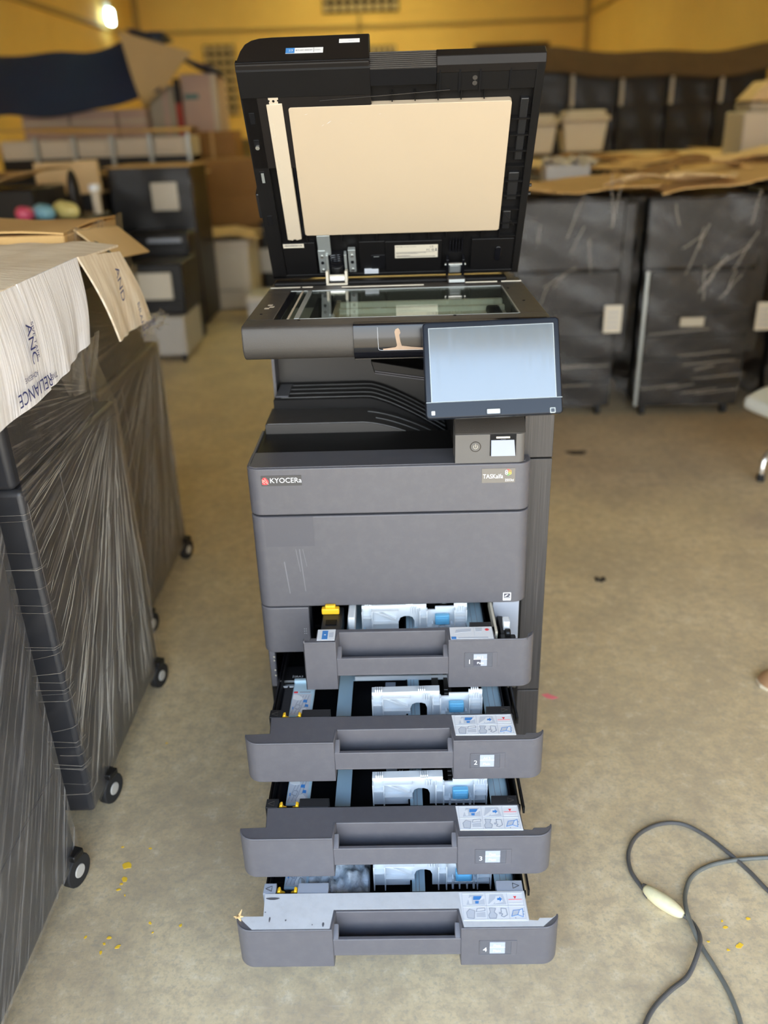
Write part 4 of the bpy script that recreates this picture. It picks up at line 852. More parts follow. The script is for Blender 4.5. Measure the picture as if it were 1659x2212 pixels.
def near_copier(xf, y0, y1, zt, org, filmm, label, seed, upper=1.212, npl=150):
    t = empty('wrapped_copier', (xf-.3, (y0+y1)/2, 0)); tag(t, label, 'copier'); ox, oy = xf-.3, (y0+y1)/2
    def L_(mb): return mb.xf(T(-ox, -oy, 0))
    L_(MB().box(xf-.6, xf, y0, y1, .055, zt)).build('body', 'machine_dark', t, bev=.012, seg=3)
    w = y1-y0
    for (a, b, c, d) in ((.02, .30, .09, zt-.46), (.02, .30, zt-.45, zt-.03), (.31, .97, .09, .30), (.31, .97, .31, zt-.03)):
        L_(MB().box(xf-.01, xf+.0016, y0+a*w, y0+b*w, c, d)).build('side_cover', 'machine_dark', t, bev=.0012)
    for i in range(9): L_(MB().box(xf-.002, xf+.0026, y0+.56*w+i*.012, y0+.56*w+i*.012+.005, zt-.26, zt-.215)).build('vent_slat', 'machine_seam', t)
    L_(MB().prism([(y0+.45*w, .20), (y0+.52*w, .20), (y0+.485*w, .26)], 'x', xf-.002, xf+.0024)).build('arrow_mark', 'machine_seam', t)
    if upper: L_(MB().box(xf-.58, xf-.012, y0, y1-.11, zt, upper)).build('scanner_unit', 'machine_dark', t, bev=.012, seg=3)
    m = L_(MB().grid(film_side(xf, y0-.004, y1+.004, .062, zt+.004, org, seed=seed), 70, 110)).build('stretch_film', filmm, t)
    # the mesh carries world-like y/z through its own origin so that the pleats fan from the corner
    for v in m.data.vertices: v.co.x += ox; v.co.y += oy
    m.location = (-ox, -oy, 0)
    if upper:
        q = MB().grid(lambda u, v: (xf+.002-.004*v-.012*sin(pi*v)*u, y0+(y1-y0)*u+(-.11*v)*u, zt+(upper-.04-zt)*v), 24, 12).build('stretch_film', filmm, t, (-ox, -oy, 0))
    e = MB().grid(lambda u, v: (xf-.6*u+.003, y0-.004, .062+(zt-.06)*v), 8, 40).build('stretch_film', 'film_d', t, (-ox, -oy, 0))
    rr = random.Random(seed*7); st = MB()
    a0 = math.atan2(.1-org[1], y1-org[0]); a1 = math.atan2(zt-org[1]-.02, y0-org[0])
    if a1 > 0: a1 -= 2*pi
    for i in range(npl):
        a = a0+(a1-a0)*rr.random(); rmax = 3; r0 = rr.uniform(.05, .75); ln = rr.uniform(.08, .45); w = rr.uniform(.00015, .0006)
        pts = []
        for k_ in range(9):
            r = r0+ln*k_/8; y, z = org[0]+r*cos(a)*1.0, org[1]+r*sin(a)
            if y0 < y < y1 and .09 < z < zt-.005: pts.append((xf+.0055+.0015*sin(k_+i)-ox, y-oy, z))
        if len(pts) > 3: st.tube(pts, lambda q, w=w: w*(.25+sin(pi*min(1, max(0, q)))), 4)
    q = st.build('film_pleat', 'film_pleats', t); q['kind'] = 'stuff'
    st = MB()
    for i in range(26):
        z = rr.uniform(.1, zt-.02); dz = rr.uniform(-.006, .006); ln = rr.uniform(.04, .25); w = rr.uniform(.0002, .0005)
        st.tube([(xf+.0045-ox, y0+.03-oy, z+dz), (xf+.0035-ox, y0+.008-oy, z), (xf-.004-ox, y0-.005-oy, z), (xf-ln*.5-ox, y0-.006-oy, z-dz), (xf-ln-ox, y0-.006-oy, z-2*dz)], w, 4)
    q = st.build('film_pleat', 'film_pleats', t); q['kind'] = 'stuff'
    for yy in (y0+.10, y1-.03): caster(t, xf+.002-ox, yy-oy, .037, -.30)
    for yy in (y0+.10, y1-.08): caster(t, xf-.55-ox, yy-oy, .034, .1)
    return t
near_copier(-.70, -.145, .445, .866, (.43, .90), 'film_b', 'dark copier tightly wrapped in clear film under the white carton, second in the near row', 2)
near_copier(-.80, .60, 1.25, .83, (1.24, .90), 'film_c', 'film wrapped dark copier under the brown carton, farthest of the near row', 3, 1.145, 120)
near_copier(-.70, -.93, -.262, .90, (.55, 1.6), 'film_a', 'dark copier wrapped in dense film at the lower corner, nearest the viewer', 4, 1.212, 330)

# white carton laid over the near copiers
wc = empty('flattened_carton', (-1.05, .1, 1.19)); tag(wc, 'white carton opened flat over the near wrapped copiers, its printed flaps hanging down', 'carton')
def WC(mb): return mb.xf(T(1.05, -.1, -1.19))
def wob(a, b, s=1): return .006*sin(9*a*s+1.3)+.005*sin(14*b*s+.4)+.003*sin(31*a+17*b)
WC(MB().sheet(lambda u, v: ((-.692-.75*u, -.62+1.26*v, 1.229+wob(u, v)*min(1, u*6)+.02*u-(.03*max(0, v-.75)*4)*(1-u)*.3), (0, 0, 1)), 26, 34, .005)).build('carton_top', 'carton_cream', wc)
def flap(y0, y1, b0, b1, z0, z1, bz0, bz1, out, seed):
    rr = random.Random(seed); p = rr.uniform(0, 6)
    def fn(u, v):
        yt = y0+(y1-y0)*u; yb = b0+(b1-b0)*u; zt_ = z0+(z1-z0)*u; zb = bz0+(bz1-bz0)*u
        x = -.690+out*v+.006*sin(7*u+p)*v+.004*sin(23*u+p)*v*.6+.008*sin(pi*v)
        return ((x, yt+(yb-yt)*v, zt_+(zb-zt_)*v), (1, 0, .15))
    return WC(MB().sheet(fn, 22, 16, .005))
f1 = flap(-.62, -.006, -.60, .022, 1.222, 1.228, .99, 1.017, .012, 1).build('carton_flap', 'white_carton', wc)
f2 = flap(.000, .330, .030, .292, 1.229, 1.232, 1.016, 1.046, .010, 2).build('carton_flap', 'white_carton', wc)
f3 = flap(.338, .640, .410, .705, 1.232, 1.204, 1.022, 1.014, .035, 3).build('carton_flap', 'carton_cream', wc)
def side_text(s, size, y, z, rot, x=-.664, sx=1): return MB().text(s, size, T(1.05, -.1, -1.19) @ T(x, y, z) @ Matrix(((0, 0, 1, 0), (1, 0, 0, 0), (0, 1, 0, 0), (0, 0, 0, 1))) @ RZ(rot), sx=sx)
side_text('RELIANCE', .036, .012, 1.055, 180).build('carton_print', 'print_navy', wc)
side_text('ADHESIVE', .014, -.045, 1.075, 180).build('carton_print', 'print_navy', wc)
side_text('ANC', .036, -.058, 1.165, -90).build('carton_print', 'print_navy', wc)
side_text('SIVE TAPE', .016, -.035, 1.165, -90).build('carton_print', 'print_navy', wc)
side_text('TIVE', .016, .060, 1.045, 180, -.672).build('carton_print', 'print_navy', wc)
side_text('AND', .040, .475, 1.185, -80, -.655).build('carton_print', 'print_navy', wc)
side_text('BRAND', .028, .560, 1.085, -80, -.640).build('carton_print', 'print_navy', wc)
side_text('(BRAND)', .026, .66, 1.028, 176, -.628).build('carton_print', 'print_navy', wc)
pl_ = MB().grid(lambda u, v: (-.665+.04*u+.008*sin(20*v)+.006*sin(11*u+9*v), .62+.13*u, 1.035-.05*v+.006*sin(17*u+5*v)), 14, 8)
WC(pl_).build('torn_film', 'film_loose', wc)
WC(MB().grid(lambda u, v: (-.695-.02*v+.014*sin(9*u+3)*v+.006*sin(25*u), .08+.33*u*(1-.15*v)+.02*v, 1.05-(.06+.10*u)*v+.01*sin(13*u)*v), 24, 14)).build('torn_film', 'film_loose', wc)

# brown carton behind it
bc = empty('brown_carton', (-1.15, 1.0, 1.17)); tag(bc, 'brown cardboard carton wrapped in film with one flap folded down, behind the white carton', 'carton')
def BC(mb): return mb.xf(T(1.15, -1.0, -1.17))
BC(MB().box(-1.60, -.84, .67, 1.12, 1.15, 1.245)).build('carton_body', 'cardboard', bc, bev=.006)
BC(MB().sheet(lambda u, v: ((-.84-.76*u, .67+.45*v, 1.25+.008*sin(8*u+3*v)), (0, 0, 1)), 14, 12, .005)).build('carton_top', 'cardboard', bc)
BC(MB().sheet(lambda u, v: ((-.835+.075*v, .74+.37*u+.05*v, 1.252-.03*u-.085*v), (.7, 0, .7)), 10, 8, .005)).build('carton_flap', 'cardboard_pale', bc)
BC(MB().add([(-.80, .77, 1.218), (-.795, .79, 1.212), (-.757, .82, 1.168), (-.760, .80, 1.172)], [(0, 1, 2, 3)])).build('printed_band', 'print_dark', bc)
BC(MB().grid(lambda u, v: (-.83+.02*sin(9*u)*v*.4-.02*v, .67+.49*u, 1.25-.20*v+.008*sin(15*u+4*v)), 24, 12)).build('stretch_film', 'film_loose', bc)

# ------------------------------------------------------------------ wrapped copiers on the far side of the aisle
def sheetboard(name, label, x0, x1, y0, y1, z, seed, m='cardboard', group=None, tilt=0, amp=.017, jag=.07):
    rr = random.Random(seed); ph = [rr.uniform(0, 6) for _ in range(6)]; j = [rr.uniform(-1, 1) for _ in range(64)]
    def fn(u, v):
        e0 = jag*(.6*sin(5*u+ph[0])+.4*sin(13*u+ph[1])+.35*j[int(u*30) % 64])*(1-2*v)
        e1 = jag*(.6*sin(5*v+ph[2])+.4*sin(11*v+ph[3]))*(1-2*u)
        x = x0+(x1-x0)*u+e1; y = y0+(y1-y0)*v+e0
        return ((x-(x0+x1)/2, y-(y0+y1)/2, amp*(sin(4*u+ph[4])+.7*sin(6*v+ph[5])+.4*sin(11*u+7*v))+tilt*(u-.5)), (0, 0, 1))
    o = MB().sheet(fn, 26, 12, .006).build(name, m, None, ((x0+x1)/2, (y0+y1)/2, z)); return tag(o, label, 'cardboard', group)
def far_copier(label, group=None, name='wrapped_copier'):
    t = empty(name); tag(t, label, 'copier', group)
    MB().box(-.27, .27, .02, .62, .06, .78).build('body', 'machine_black', t, bev=.01, seg=2)
    MB().box(-.30, .27, .0, .60, .78, 1.12).build('scanner_unit', 'machine_black', t, bev=.012, seg=2)
    MB().box(.27, .34, .05, .55, .34, 1.10).build('side_unit', 'machine_black', t, bev=.012)
    for i in range(4): MB().box(-.262, .262, .008, .03, .09+i*.12, .09+i*.12+.11).build('paper_drawer', 'machine_black', t, bev=.004)
    MB().box(-.262, .262, .008, .03, .58, .77).build('front_door', 'machine_black', t, bev=.004)
    for x, y in ((-.22, .08), (.22, .08), (-.22, .55), (.22, .55)): 
        w = MB().cyl((x-.012, y, .03), (x+.012, y, .03), .03, n=14).build('caster', 'rubber', t)
    rr = random.Random(5)
    def fn(u, v):
        x = -.31+.66*u; z = .07+1.06*v
        return (x, -.012-.010*abs(sin(9*x+5*z))-.012*sin(3*pi*u)*v-.006*sin(31*z+12*x), z)
    MB().grid(fn, 50, 70).build('stretch_film', 'film_d', t)
    MB().grid(lambda u, v: (.352+.006*sin(14*v+6*u), -.01+.64*u, .30+.84*v), 16, 24).build('stretch_film', 'film_d', t)
    return t
D1 = far_copier('black film wrapped copier with a white tag, standing right behind the touch screen'); D1.location = (.89, 2.75, 0)
D2 = copytree(D1, (1.565, 2.72, 0)); tag(D2, 'black film wrapped copier with a pale edge strip and a white tag', 'copier')
D3 = copytree(D1, (2.24, 2.70, 0)); tag(D3, 'black film wrapped copier cut off by the picture edge above the chair seat', 'copier')
for D, dx in ((D1, .235), (D2, .32)):
    q = MB().box(dx-.045, dx+.045, -.046, -.040, .475, .615).build('tag_card', 'label_cream', D); 
    mb = MB()
    for i in range(4): mb.box(dx-.03, dx+.03, -.0475, -.046, .50+i*.025, .506+i*.025)
    mb.build('tag_print', 'print_grey', D)
MB().box(-.295, -.278, -.03, -.02, .08, .78).build('edge_strip', 'galv', D2, bev=.003)
MB().box(-.10, .02, -.032, -.028, .50, .545).build('paper_note', 'beige_dark', D2)
MB().box(-.25, -.13, -.032, -.028, .46, .50).build('paper_note', 'beige_dark', D1)
for D, s in ((D1, 11), (D2, 12)):
    rr = random.Random(s)
    for i in range(9 if D is D2 else 4):
        z = rr.uniform(.12, .50); x0 = rr.uniform(-.27, .05); ln = rr.uniform(.10, .35)
        MB().tube([(x0+ln*k/6, -.03-.004*sin(k), z+.02*k/6*(1 if s == 12 else .3)) for k in range(7)], .0018, 5).build('film_pleat', 'film_pleats', D)
    for i in range(12 if D is D2 else 9):
        x0 = rr.uniform(-.2, .2); z = rr.uniform(.62, 1.0); a = rr.uniform(.5, 1.9); ln = rr.uniform(.08, .30)
        MB().tube([(x0+ln*cos(a)*k/6, -.036-.006*sin(k*1.3), z+ln*sin(a)*k/6) for k in range(7)], .0017, 5).build('film_pleat', 'film_pleats', D)
g = 'wrapped copiers packed behind the aisle row'
rowm = None
for j, yy in enumerate((3.55, 4.40, 5.25)):
    for i, xx in enumerate((1.05, 1.75, 2.45, 3.15)):
        rowm = far_copier('black film wrapped copier under cardboard sheets, packed behind the aisle row', g) if rowm is None else copytree(rowm)
        rowm.location = (xx+.1*j, yy, 0)
sheetboard('cardboard_sheet', 'brown cardboard sheet with a ragged edge over the copier behind the touch screen', .55, 1.28, 2.66, 3.45, 1.18, 1, 'cardboard')
sheetboard('cardboard_sheet', 'brown cardboard sheet with a bent edge over the copier with the pale strip', 1.22, 2.10, 2.52, 3.4, 1.20, 2, 'cardboard', tilt=.03)
sheetboard('cardboard_sheet', 'long pale cardboard sheet with a white streak in the middle of the stacked sheets', 1.25, 2.45, 3.5, 4.0, 1.175, 3, 'cardboard_pale', tilt=.02)
sheetboard('cardboard_sheet', 'narrow brown cardboard sheet with crumpled end lying behind the raised lid edge', 1.0, 1.9, 4.15, 4.6, 1.17, 4, 'cardboard')
sheetboard('cardboard_sheet', 'wide brown cardboard sheet under the white tubs', 1.0, 2.9, 5.35, 7.1, 1.175, 5, 'cardboard_pale')
sheetboard('cardboard_sheet', 'brown cardboard sheet under the pale machine at the picture edge', 2.0, 3.4, 4.2, 5.1, 1.17, 6, 'cardboard', tilt=.03)
sheetboard('cardboard_sheet', 'dull brown cardboard sheet in front of the dark wrapped row', 2.95, 4.1, 6.0, 7.6, 1.17, 7, 'cardboard')
for (lab, a_, b_, c_, d_, z_, s_, m_, tl_) in (
    ('torn narrow cardboard strip hanging over the gap between the aisle copiers', 1.10, 1.62, 2.60, 2.86, 1.215, 31, 'cardboard_pale', .05),
    ('ragged cardboard piece lying crosswise near the picture edge', 1.75, 2.35, 2.95, 3.35, 1.225, 32, 'cardboard', -.05),
    ('short torn cardboard piece beside the grey carton', 1.30, 1.80, 3.55, 3.85, 1.215, 33, 'cardboard_dark', .04),
    ('bent cardboard piece in front of the pale machine', 2.25, 2.85, 4.45, 4.8, 1.225, 34, 'cardboard_pale', .05),
    ('thin dark cardboard strip in front of the white tubs', 1.35, 2.25, 5.5, 5.8, 1.205, 35, 'cardboard_dark', .02),
    ('curled cardboard offcut among the stacked sheets', 1.55, 2.15, 4.75, 5.05, 1.20, 36, 'cardboard', -.03)):
    sheetboard('cardboard_piece', lab, a_, b_, c_, d_, z_, s_, m_, tilt=tl_, amp=.02, jag=.075)
cl = empty('crumpled_carton', (1.02, 3.72, 1.14)); tag(cl, 'small grey carton with crumpled paper on the sheets beside the raised lid', 'carton')
MB().box(-.12, .14, -.1, .1, 0, .10).build('carton_body', 'grey_body', cl, bev=.01)
MB().sheet(lambda u, v: ((-.12+.3*u, -.12+.24*v, .115+.02*sin(14*u+9*v)+.015*sin(25*u)), (0, 0, 1)), 14, 8, .003).build('crumpled_paper', 'beige_body', cl)
def tub(label, x, y, z, s):
    t = empty('white_tub', (x, y, z)); tag(t, label, 'tub')
    MB().add([(-.17*s, -.15*s, 0), (.17*s, -.15*s, 0), (.17*s, .15*s, 0), (-.17*s, .15*s, 0), (-.20*s, -.17*s, .25*s), (.20*s, -.17*s, .25*s), (.20*s, .17*s, .25*s), (-.20*s, .17*s, .25*s)], [(0, 3, 2, 1), (4, 5, 6, 7), (0, 1, 5, 4), (1, 2, 6, 5), (2, 3, 7, 6), (3, 0, 4, 7)]).build('tub_body', 'beige_body', t, bev=.012)
    MB().prism(rrect(-.225*s, .225*s, -.19*s, .19*s, .05*s), 'z', .255*s, .30*s).prism(rrect(-.19*s, .19*s, -.16*s, .16*s, .05*s), 'z', .30*s, .345*s).build('tub_lid', 'strip_white', t, bev=.015)
    for sx in (-1, 1): MB().box(sx*.20*s-.02, sx*.20*s+.02, -.06, .06, .19*s, .25*s).build('tub_handle', 'machine_black', t, bev=.005)
tub('white lidded tub standing clear of the raised lid edge', 1.74, 6.8, 1.205, .98); tub('white lidded tub half hidden by the raised lid edge', 1.29, 6.75, 1.20, .92)
# dark wrapped row with a blanket on top
g = 'wrapped copiers in the far dark row'; rm = None
for tier in (0, 1):
    for i in range(5):
        if rm is None:
            rm = empty('wrapped_copier'); 
            MB().box(-.25, .25, 0, .6, .04, 1.0).build('body', 'machine_black', rm, bev=.01); MB().box(-.26, .26, -.01, .02, .62, .98).build('scanner_unit', 'machine_black', rm, bev=.01)
            MB().grid(lambda u, v: (-.262+.524*u, -.03-.012*sin(11*u+7*v)-.008*sin(23*v), .04+.97*v), 20, 24).build('stretch_film', 'film_far', rm); MB().box(-.262, -.222, -.09, -.075, .60, .92).build('pale_strip', 'beige_body', rm, bev=.004); r_ = rm
        else: r_ = copytree(rm)
        r_.location = (1.677+.535*i, 8.64, .02+tier*.97)
        tag(r_, 'dark wrapped copier with a pale strip, %s from the raised lid in the far row' % ('first', 'second', 'third', 'fourth', 'fifth')[i] if tier else 'dark wrapped copier in the lower far row behind the cardboard', 'copier', g+(' upper' if tier else ' lower'))
bl = MB().sheet(lambda u, v: ((1.35+3.0*u, 8.40-.03*sin(7*u)+.85*v-(.06 if v < .3 else 0), 2.13+.035*sin(6.5*u+1)+.02*sin(15*u)-(.24*(1-min(1, v/.3))**1.5)), (0, -.3, 1)), 60, 14, .02).build('brown_blanket', 'blanket')
tag(bl, 'dark brown blanket draped along the top of the far dark row', 'blanket')
wp = empty('pale_machine', (2.80, 5.3, 1.19)); tag(wp, 'pale beige machine with a carton on top at the picture edge', 'machine')
MB().box(-.20, .06, -.1, .3, 0, .30).build('body', 'beige_body', wp, bev=.015); MB().box(.03, .07, -.12, .3, 0, .30).build('side_strip', 'white_plastic', wp, bev=.01); MB().box(-.16, .07, -.08, .25, .30, .36).build('machine_top', 'beige_dark', wp, bev=.02)
MB().add([(-.18, -.1, .37), (.15, -.1, .37), (.15, .2, .37), (-.18, .2, .37), (-.06, -.1, .50), (.15, -.1, .52), (.15, .2, .52), (-.06, .2, .50)], [(0, 3, 2, 1), (4, 5, 6, 7), (0, 1, 5, 4), (1, 2, 6, 5), (2, 3, 7, 6), (3, 0, 4, 7)]).build('carton_on_top', 'cardboard_pale', wp, bev=.01)

# ------------------------------------------------------------------ clutter behind the near row
def block(name, label, cat, x0, x1, y0, y1, z0, z1, m, bev=.012, group=None, parts=()):
    t = empty(name, ((x0+x1)/2, (y0+y1)/2, z0)); tag(t, label, cat, group); cx, cy = (x0+x1)/2, (y0+y1)/2
    MB().box(x0-cx, x1-cx, y0-cy, y1-cy, 0, z1-z0).build('body', m, t, bev=bev)
    for (nm, a, b, c, d, mm, pr) in parts:   # proud panels on the front: x range, z range as world values
        MB().box(a-cx, b-cx, y0-cy-pr, y0-cy+.005, c-z0, d-z0).build(nm, mm, t, bev=min(.004, pr*.4))
    return t
block('beige_copier', 'beige copier standing on the floor in the gap left of the raised lid', 'copier', -1.83, -1.27, 6.0, 6.6, .01, .58, 'beige_body', parts=(('front_panel', -1.63, -1.34, .20, .50, 'beige_body', .012), ('drawer_slot', -1.63, -1.34, .165, .185, 'beige_dark', .008), ('top_trim', -1.84, -1.26, .53, .60, 'strip_white', .012), ('side_panel', -1.81, -1.65, .03, .50, 'beige_body', .008)))
sheetboard('cardboard_sheet', 'crumpled pale cardboard lying on the beige copier', -1.86, -1.22, 5.97, 6.65, .63, 12, 'cardboard_pale')
block('white_box', 'small off white box beside the beige copier near the glass corner', 'box', -1.20, -.86, 5.3, 5.7, 0, .24, 'grey_body', parts=(('box_lid', -1.205, -.855, .20, .245, 'beige_body', .006),))
block('black_copier', 'black copier with a pale grey panel half hidden by the raised lid', 'copier', -1.26, -.80, 6.7, 6.98, 0, .68, 'machine_black', parts=(('pale_panel', -1.28, -1.13, .22, .44, 'grey_body', .02),))
dc = block('wrapped_copier', 'tall dark wrapped copier with a square white paper on its front', 'copier', -2.15, -1.52, 5.2, 5.8, .05, 1.24, 'machine_black', parts=(('paper_sheet', -1.83, -1.63, .93, 1.13, 'label_cream', .012), ('front_door', -2.10, -1.55, .35, .80, 'machine_black', .01)))
MB().grid(lambda u, v: (-.33+.66*u, -.325-.015*sin(11*u+7*v)-.01*sin(23*v+3*u), .0+1.2*v), 20, 30).build('stretch_film', 'film_far', dc)
MB().box(-.33, .33, -.32, .3, 1.19, 1.20).build('cardboard_cap', 'cardboard', dc)
block('black_printer', 'low black printer with a slanted white paper on the grey crate', 'printer', -1.82, -1.45, 4.30, 4.75, .31, .66, 'machine_black', parts=(('paper_sheet', -1.77, -1.53, .42, .60, 'label_cream', .012), ('tray_front', -1.80, -1.47, .33, .40, 'machine_black', .015)))
block('grey_crate', 'grey crate on small wheels under the low black printer', 'crate', -1.82, -1.46, 4.22, 4.75, .04, .31, 'grey_body', parts=(('crate_panel', -1.80, -1.48, .07, .26, 'grey_body', .008), ('wheel', -1.50, -1.47, .0, .05, 'rubber', .01), ('wheel', -1.80, -1.77, .0, .05, 'rubber', .01)))
block('dark_printer', 'dark printer stacked under the tall wrapped copier, behind the low black printer', 'printer', -1.98, -1.50, 4.80, 5.08, .0, .80, 'machine_black', parts=(('tray_front', -1.96, -1.52, .55, .72, 'machine_black', .03), ('grey_band', -1.80, -1.55, .74, .77, 'print_grey', .01)))
block('tall_carton', 'tall plain brown carton standing left of the raised lid', 'carton', -1.88, -1.15, 7.05, 7.6, .0, 1.22, 'cardboard_dark', .006, parts=(('lower_carton', -1.87, -1.15, .62, .92, 'cardboard_dark', .05),))
block('brown_carton', 'brown carton on the end of the beige row below the tarp', 'carton', -2.05, -1.58, 7.66, 8.1, 1.19, 1.47, 'cardboard_dark', .006, parts=(('carton_tape', -1.83, -1.80, 1.19, 1.47, 'cardboard', .002),))
block('support_stack', 'dark stack of machines carrying the brown end carton', 'machine', -2.20, -1.62, 7.62, 8.2, 0, 1.19, 'machine_black', parts=(('front_door', -2.15, -1.67, .3, .9, 'machine_black', .01),))
# beige row with metal strips
rm = None; g = 'beige copiers with metal strips in the row below the tarp'
for i in range(5):
    if rm is None:
        rm = empty('beige_copier'); MB().box(-.165, .165, 0, .5, .0, .26).build('body', 'beige_body', rm, bev=.012); MB().box(-.165, .165, -.02, .5, -.0, .10).build('lower_band', 'machine_black', rm, bev=.006); MB().box(.150, .185, -.03, .0, .0, .29).build('metal_strip', 'galv', rm, bev=.004); MB().box(-.13, .12, -.012, .0, .13, .24).build('front_panel', 'beige_body', rm, bev=.006); r_ = rm
    else: r_ = copytree(rm)
    r_.location = (-3.44+.353*i, 6.8, 1.18); tag(r_, 'beige machine with a metal strip below the tarp, %s' % ('outermost at the picture edge', 'second from the picture edge', 'middle one', 'second from the brown carton', 'next to the brown carton')[i], 'machine', g)
block('long_bench', 'long dark bench carrying the beige row below the tarp', 'bench', -3.7, -1.90, 6.75, 7.4, 0, 1.175, 'machine_black', parts=(('front_board', -3.68, -1.92, .2, 1.1, 'machine_black', .01),))
sheetboard('cardboard_sheet', 'long brown cardboard strip lying on top of the beige row', -3.75, -1.85, 6.72, 7.4, 1.515, 21, 'cardboard', jag=.02)
sheetboard('cardboard_sheet', 'long brown cardboard strip in front of the beige row', -3.7, -1.7, 6.2, 6.72, 1.16, 22, 'cardboard', jag=.03)
block('wrapped_copier', 'dark wrapped copiers end unit under the cardboard strip in front of the beige row', 'copier', -2.75, -2.2, 6.2, 6.7, 0, 1.13, 'machine_black', parts=(('front_door', -2.7, -2.25, .3, 1.0, 'machine_black', .01),))
block('open_carton', 'pale open carton panel behind the coloured toner bags', 'carton', -2.62, -2.14, 5.0, 5.02, 1.08, 1.30, 'cardboard_pale', .003, parts=(('carton_edge', -2.30, -2.14, 1.08, 1.31, 'cardboard_pale', .03),))
block('dark_copier', 'dark copier carrying the pale open carton panel', 'copier', -2.7, -2.17, 4.95, 5.5, 0, 1.075, 'machine_black', parts=(('front_door', -2.66, -2.2, .3, .9, 'machine_black', .01),))
sheetboard('cardboard_flap', 'folded brown cardboard flap at the picture edge above the coloured toner bags', -2.75, -2.22, 4.0, 4.5, 1.24, 23, 'cardboard', tilt=.06)
block('dark_copier', 'dark copier carrying the folded cardboard flap', 'copier', -2.75, -2.30, 4.1, 4.7, 0, 1.17, 'machine_black', parts=(('front_door', -2.72, -2.33, .3, .9, 'machine_black', .01),))
st_ = block('dark_copier', 'dark copier carrying the coloured toner bags behind the brown carton', 'copier', -2.30, -1.84, 3.5, 4.2, 0, 1.02, 'machine_black', parts=(('front_door', -2.25, -1.88, .3, .9, 'machine_black', .01),))
def bag(label, x, y, z, sx, sy, sz, m, rz):
    def fn(u, v):
        a = 2*pi*u; b = pi*(v-.5); r = cos(b)**.6 if cos(b) > 0 else 0
        return (sx*r*cos(a)*(1+.06*sin(5*a)), sy*r*sin(a), sz*sin(b)*(1+.08*sin(3*a)))
    o = MB().grid(fn, 24, 12).build('toner_bag', m, None, (x, y, z), (0, radians(8), rz)); tag(o, label, 'bag')
bag('glossy magenta toner bag at the picture edge', -2.17, 3.62, 1.062, .055, .05, .04, 'magenta_bag', .3); bag('pale cyan toner bag between the magenta and yellow ones', -2.08, 3.68, 1.066, .075, .05, .042, 'cyan_bag', -.4); bag('pale yellow toner bag nearest the black bundle', -1.97, 3.75, 1.07, .10, .05, .046, 'yellow_bag', -.5)
wr = empty('paper_roll', (-1.865, 4.02, 1.02)); tag(wr, 'upright white paper roll with a wider cap beside the black bundle', 'roll')
MB().cyl((0, 0, 0), (0, 0, .15), .028, n=18).build('roll_body', 'beige_body', wr); MB().cyl((0, 0, .135), (0, 0, .175), .038, .034, n=18).build('roll_cap', 'white_plastic', wr, bev=.006)
bd = MB().grid(lambda u, v: ((.035+.075*max(0, .42-v))*max(.0, sin(pi*min(1, v*.93+.07))**.45)*cos(2*pi*u)*(1+.05*sin(6*pi*u)), .05*max(.0, sin(pi*min(1, v*.93+.07))**.45)*sin(2*pi*u), .27*v), 24, 20).build('black_bundle', 'machine_black', None, (-1.985, 3.98, 1.02))
tag(bd, 'black rounded bundle standing in front of the pale carton panel', 'bundle')
# tarp over boxes
def tarp(u, v):
    x = -4.5+2.0*u; crest = 2.27+.10*u+.12*max(0, u-.55)*2+.02*sin(9*u)
    return ((x, 8.55+.9*v-.05*sin(6*u), crest-.62*(1-min(1, v/.45))**1.2+.02*sin(14*u+4*v)-.1*max(0, v-.6)), (0, -.5, .8))
tp = empty('blue_tarp', (-3.3, 9.0, 1.65)); tag(tp, 'dark blue tarp with a tan turned corner draped over the pinkish boxes', 'tarp')
def TP(mb): return mb.xf(T(3.3, -9.0, -1.65))
TP(MB().sheet(tarp, 40, 20, .012)).build('tarp_cover', 'tarp_blue', tp)
TP(MB().sheet(lambda u, v: ((-2.86+.75*v*(1-u)+.16*u, 8.50+.1*v, 2.46-.74*u-.22*v*(1-u)+.02*sin(8*u)), (0, -1, .2)), 14, 14, .012)).build('turned_corner', 'tarp_tan', tp)
TP(MB().sheet(lambda u, v: ((-2.80+.92*u, 8.62+.5*v, 2.49-.42*u**1.15-.07*v+.03*sin(7*u)), (0, 0, 1)), 20, 8, .02)).build('tarp_edge', 'tarp_blue', tp)
g = 'pinkish boxes under the tarp'
for i, (x0, x1) in enumerate(((-4.15, -3.62), (-3.60, -3.08), (-3.06, -2.74))):
    block('pink_box', ('flat pinkish box under the blue tarp at the picture edge', 'flat pinkish box in the middle under the blue tarp', 'flat pinkish box under the blue tarp next to the pale box')[i], 'box', x0, x1, 8.75, 9.4, 1.38, 1.72, 'pink_box', .01, g, parts=(('lid_band', x0, x1, 1.58, 1.62, 'beige_body', .006),))
block('pink_box', 'pinkish upright box with a teal stripe at the uncovered end of the tarp', 'box', -2.33, -1.93, 8.8, 9.4, 1.38, 2.05, 'pink_box', .01, None, parts=(('teal_stripe', -2.30, -2.14, 1.80, 1.85, 'teal_paint', .006), ('side_edge', -1.99, -1.93, 1.38, 2.05, 'beige_body', .006)))
block('pale_box', 'pale box behind the red post under the turned tarp corner', 'box', -2.72, -2.36, 8.86, 9.4, 1.38, 1.95, 'beige_dark', .01, None, parts=(('box_tape', -2.56, -2.50, 1.38, 1.95, 'pink_box', .004),))
rp = empty('red_post', (-2.345, 8.68, 1.38)); tag(rp, 'short red post standing before the pinkish boxes', 'post'); MB().cyl((0, 0, 0), (0, 0, .62), .033, n=14).build('post', 'red_paint', rp); MB().cyl((0, 0, .38), (0, 0, .62), .038, n=14).build('dark_sleeve', 'machine_black', rp)
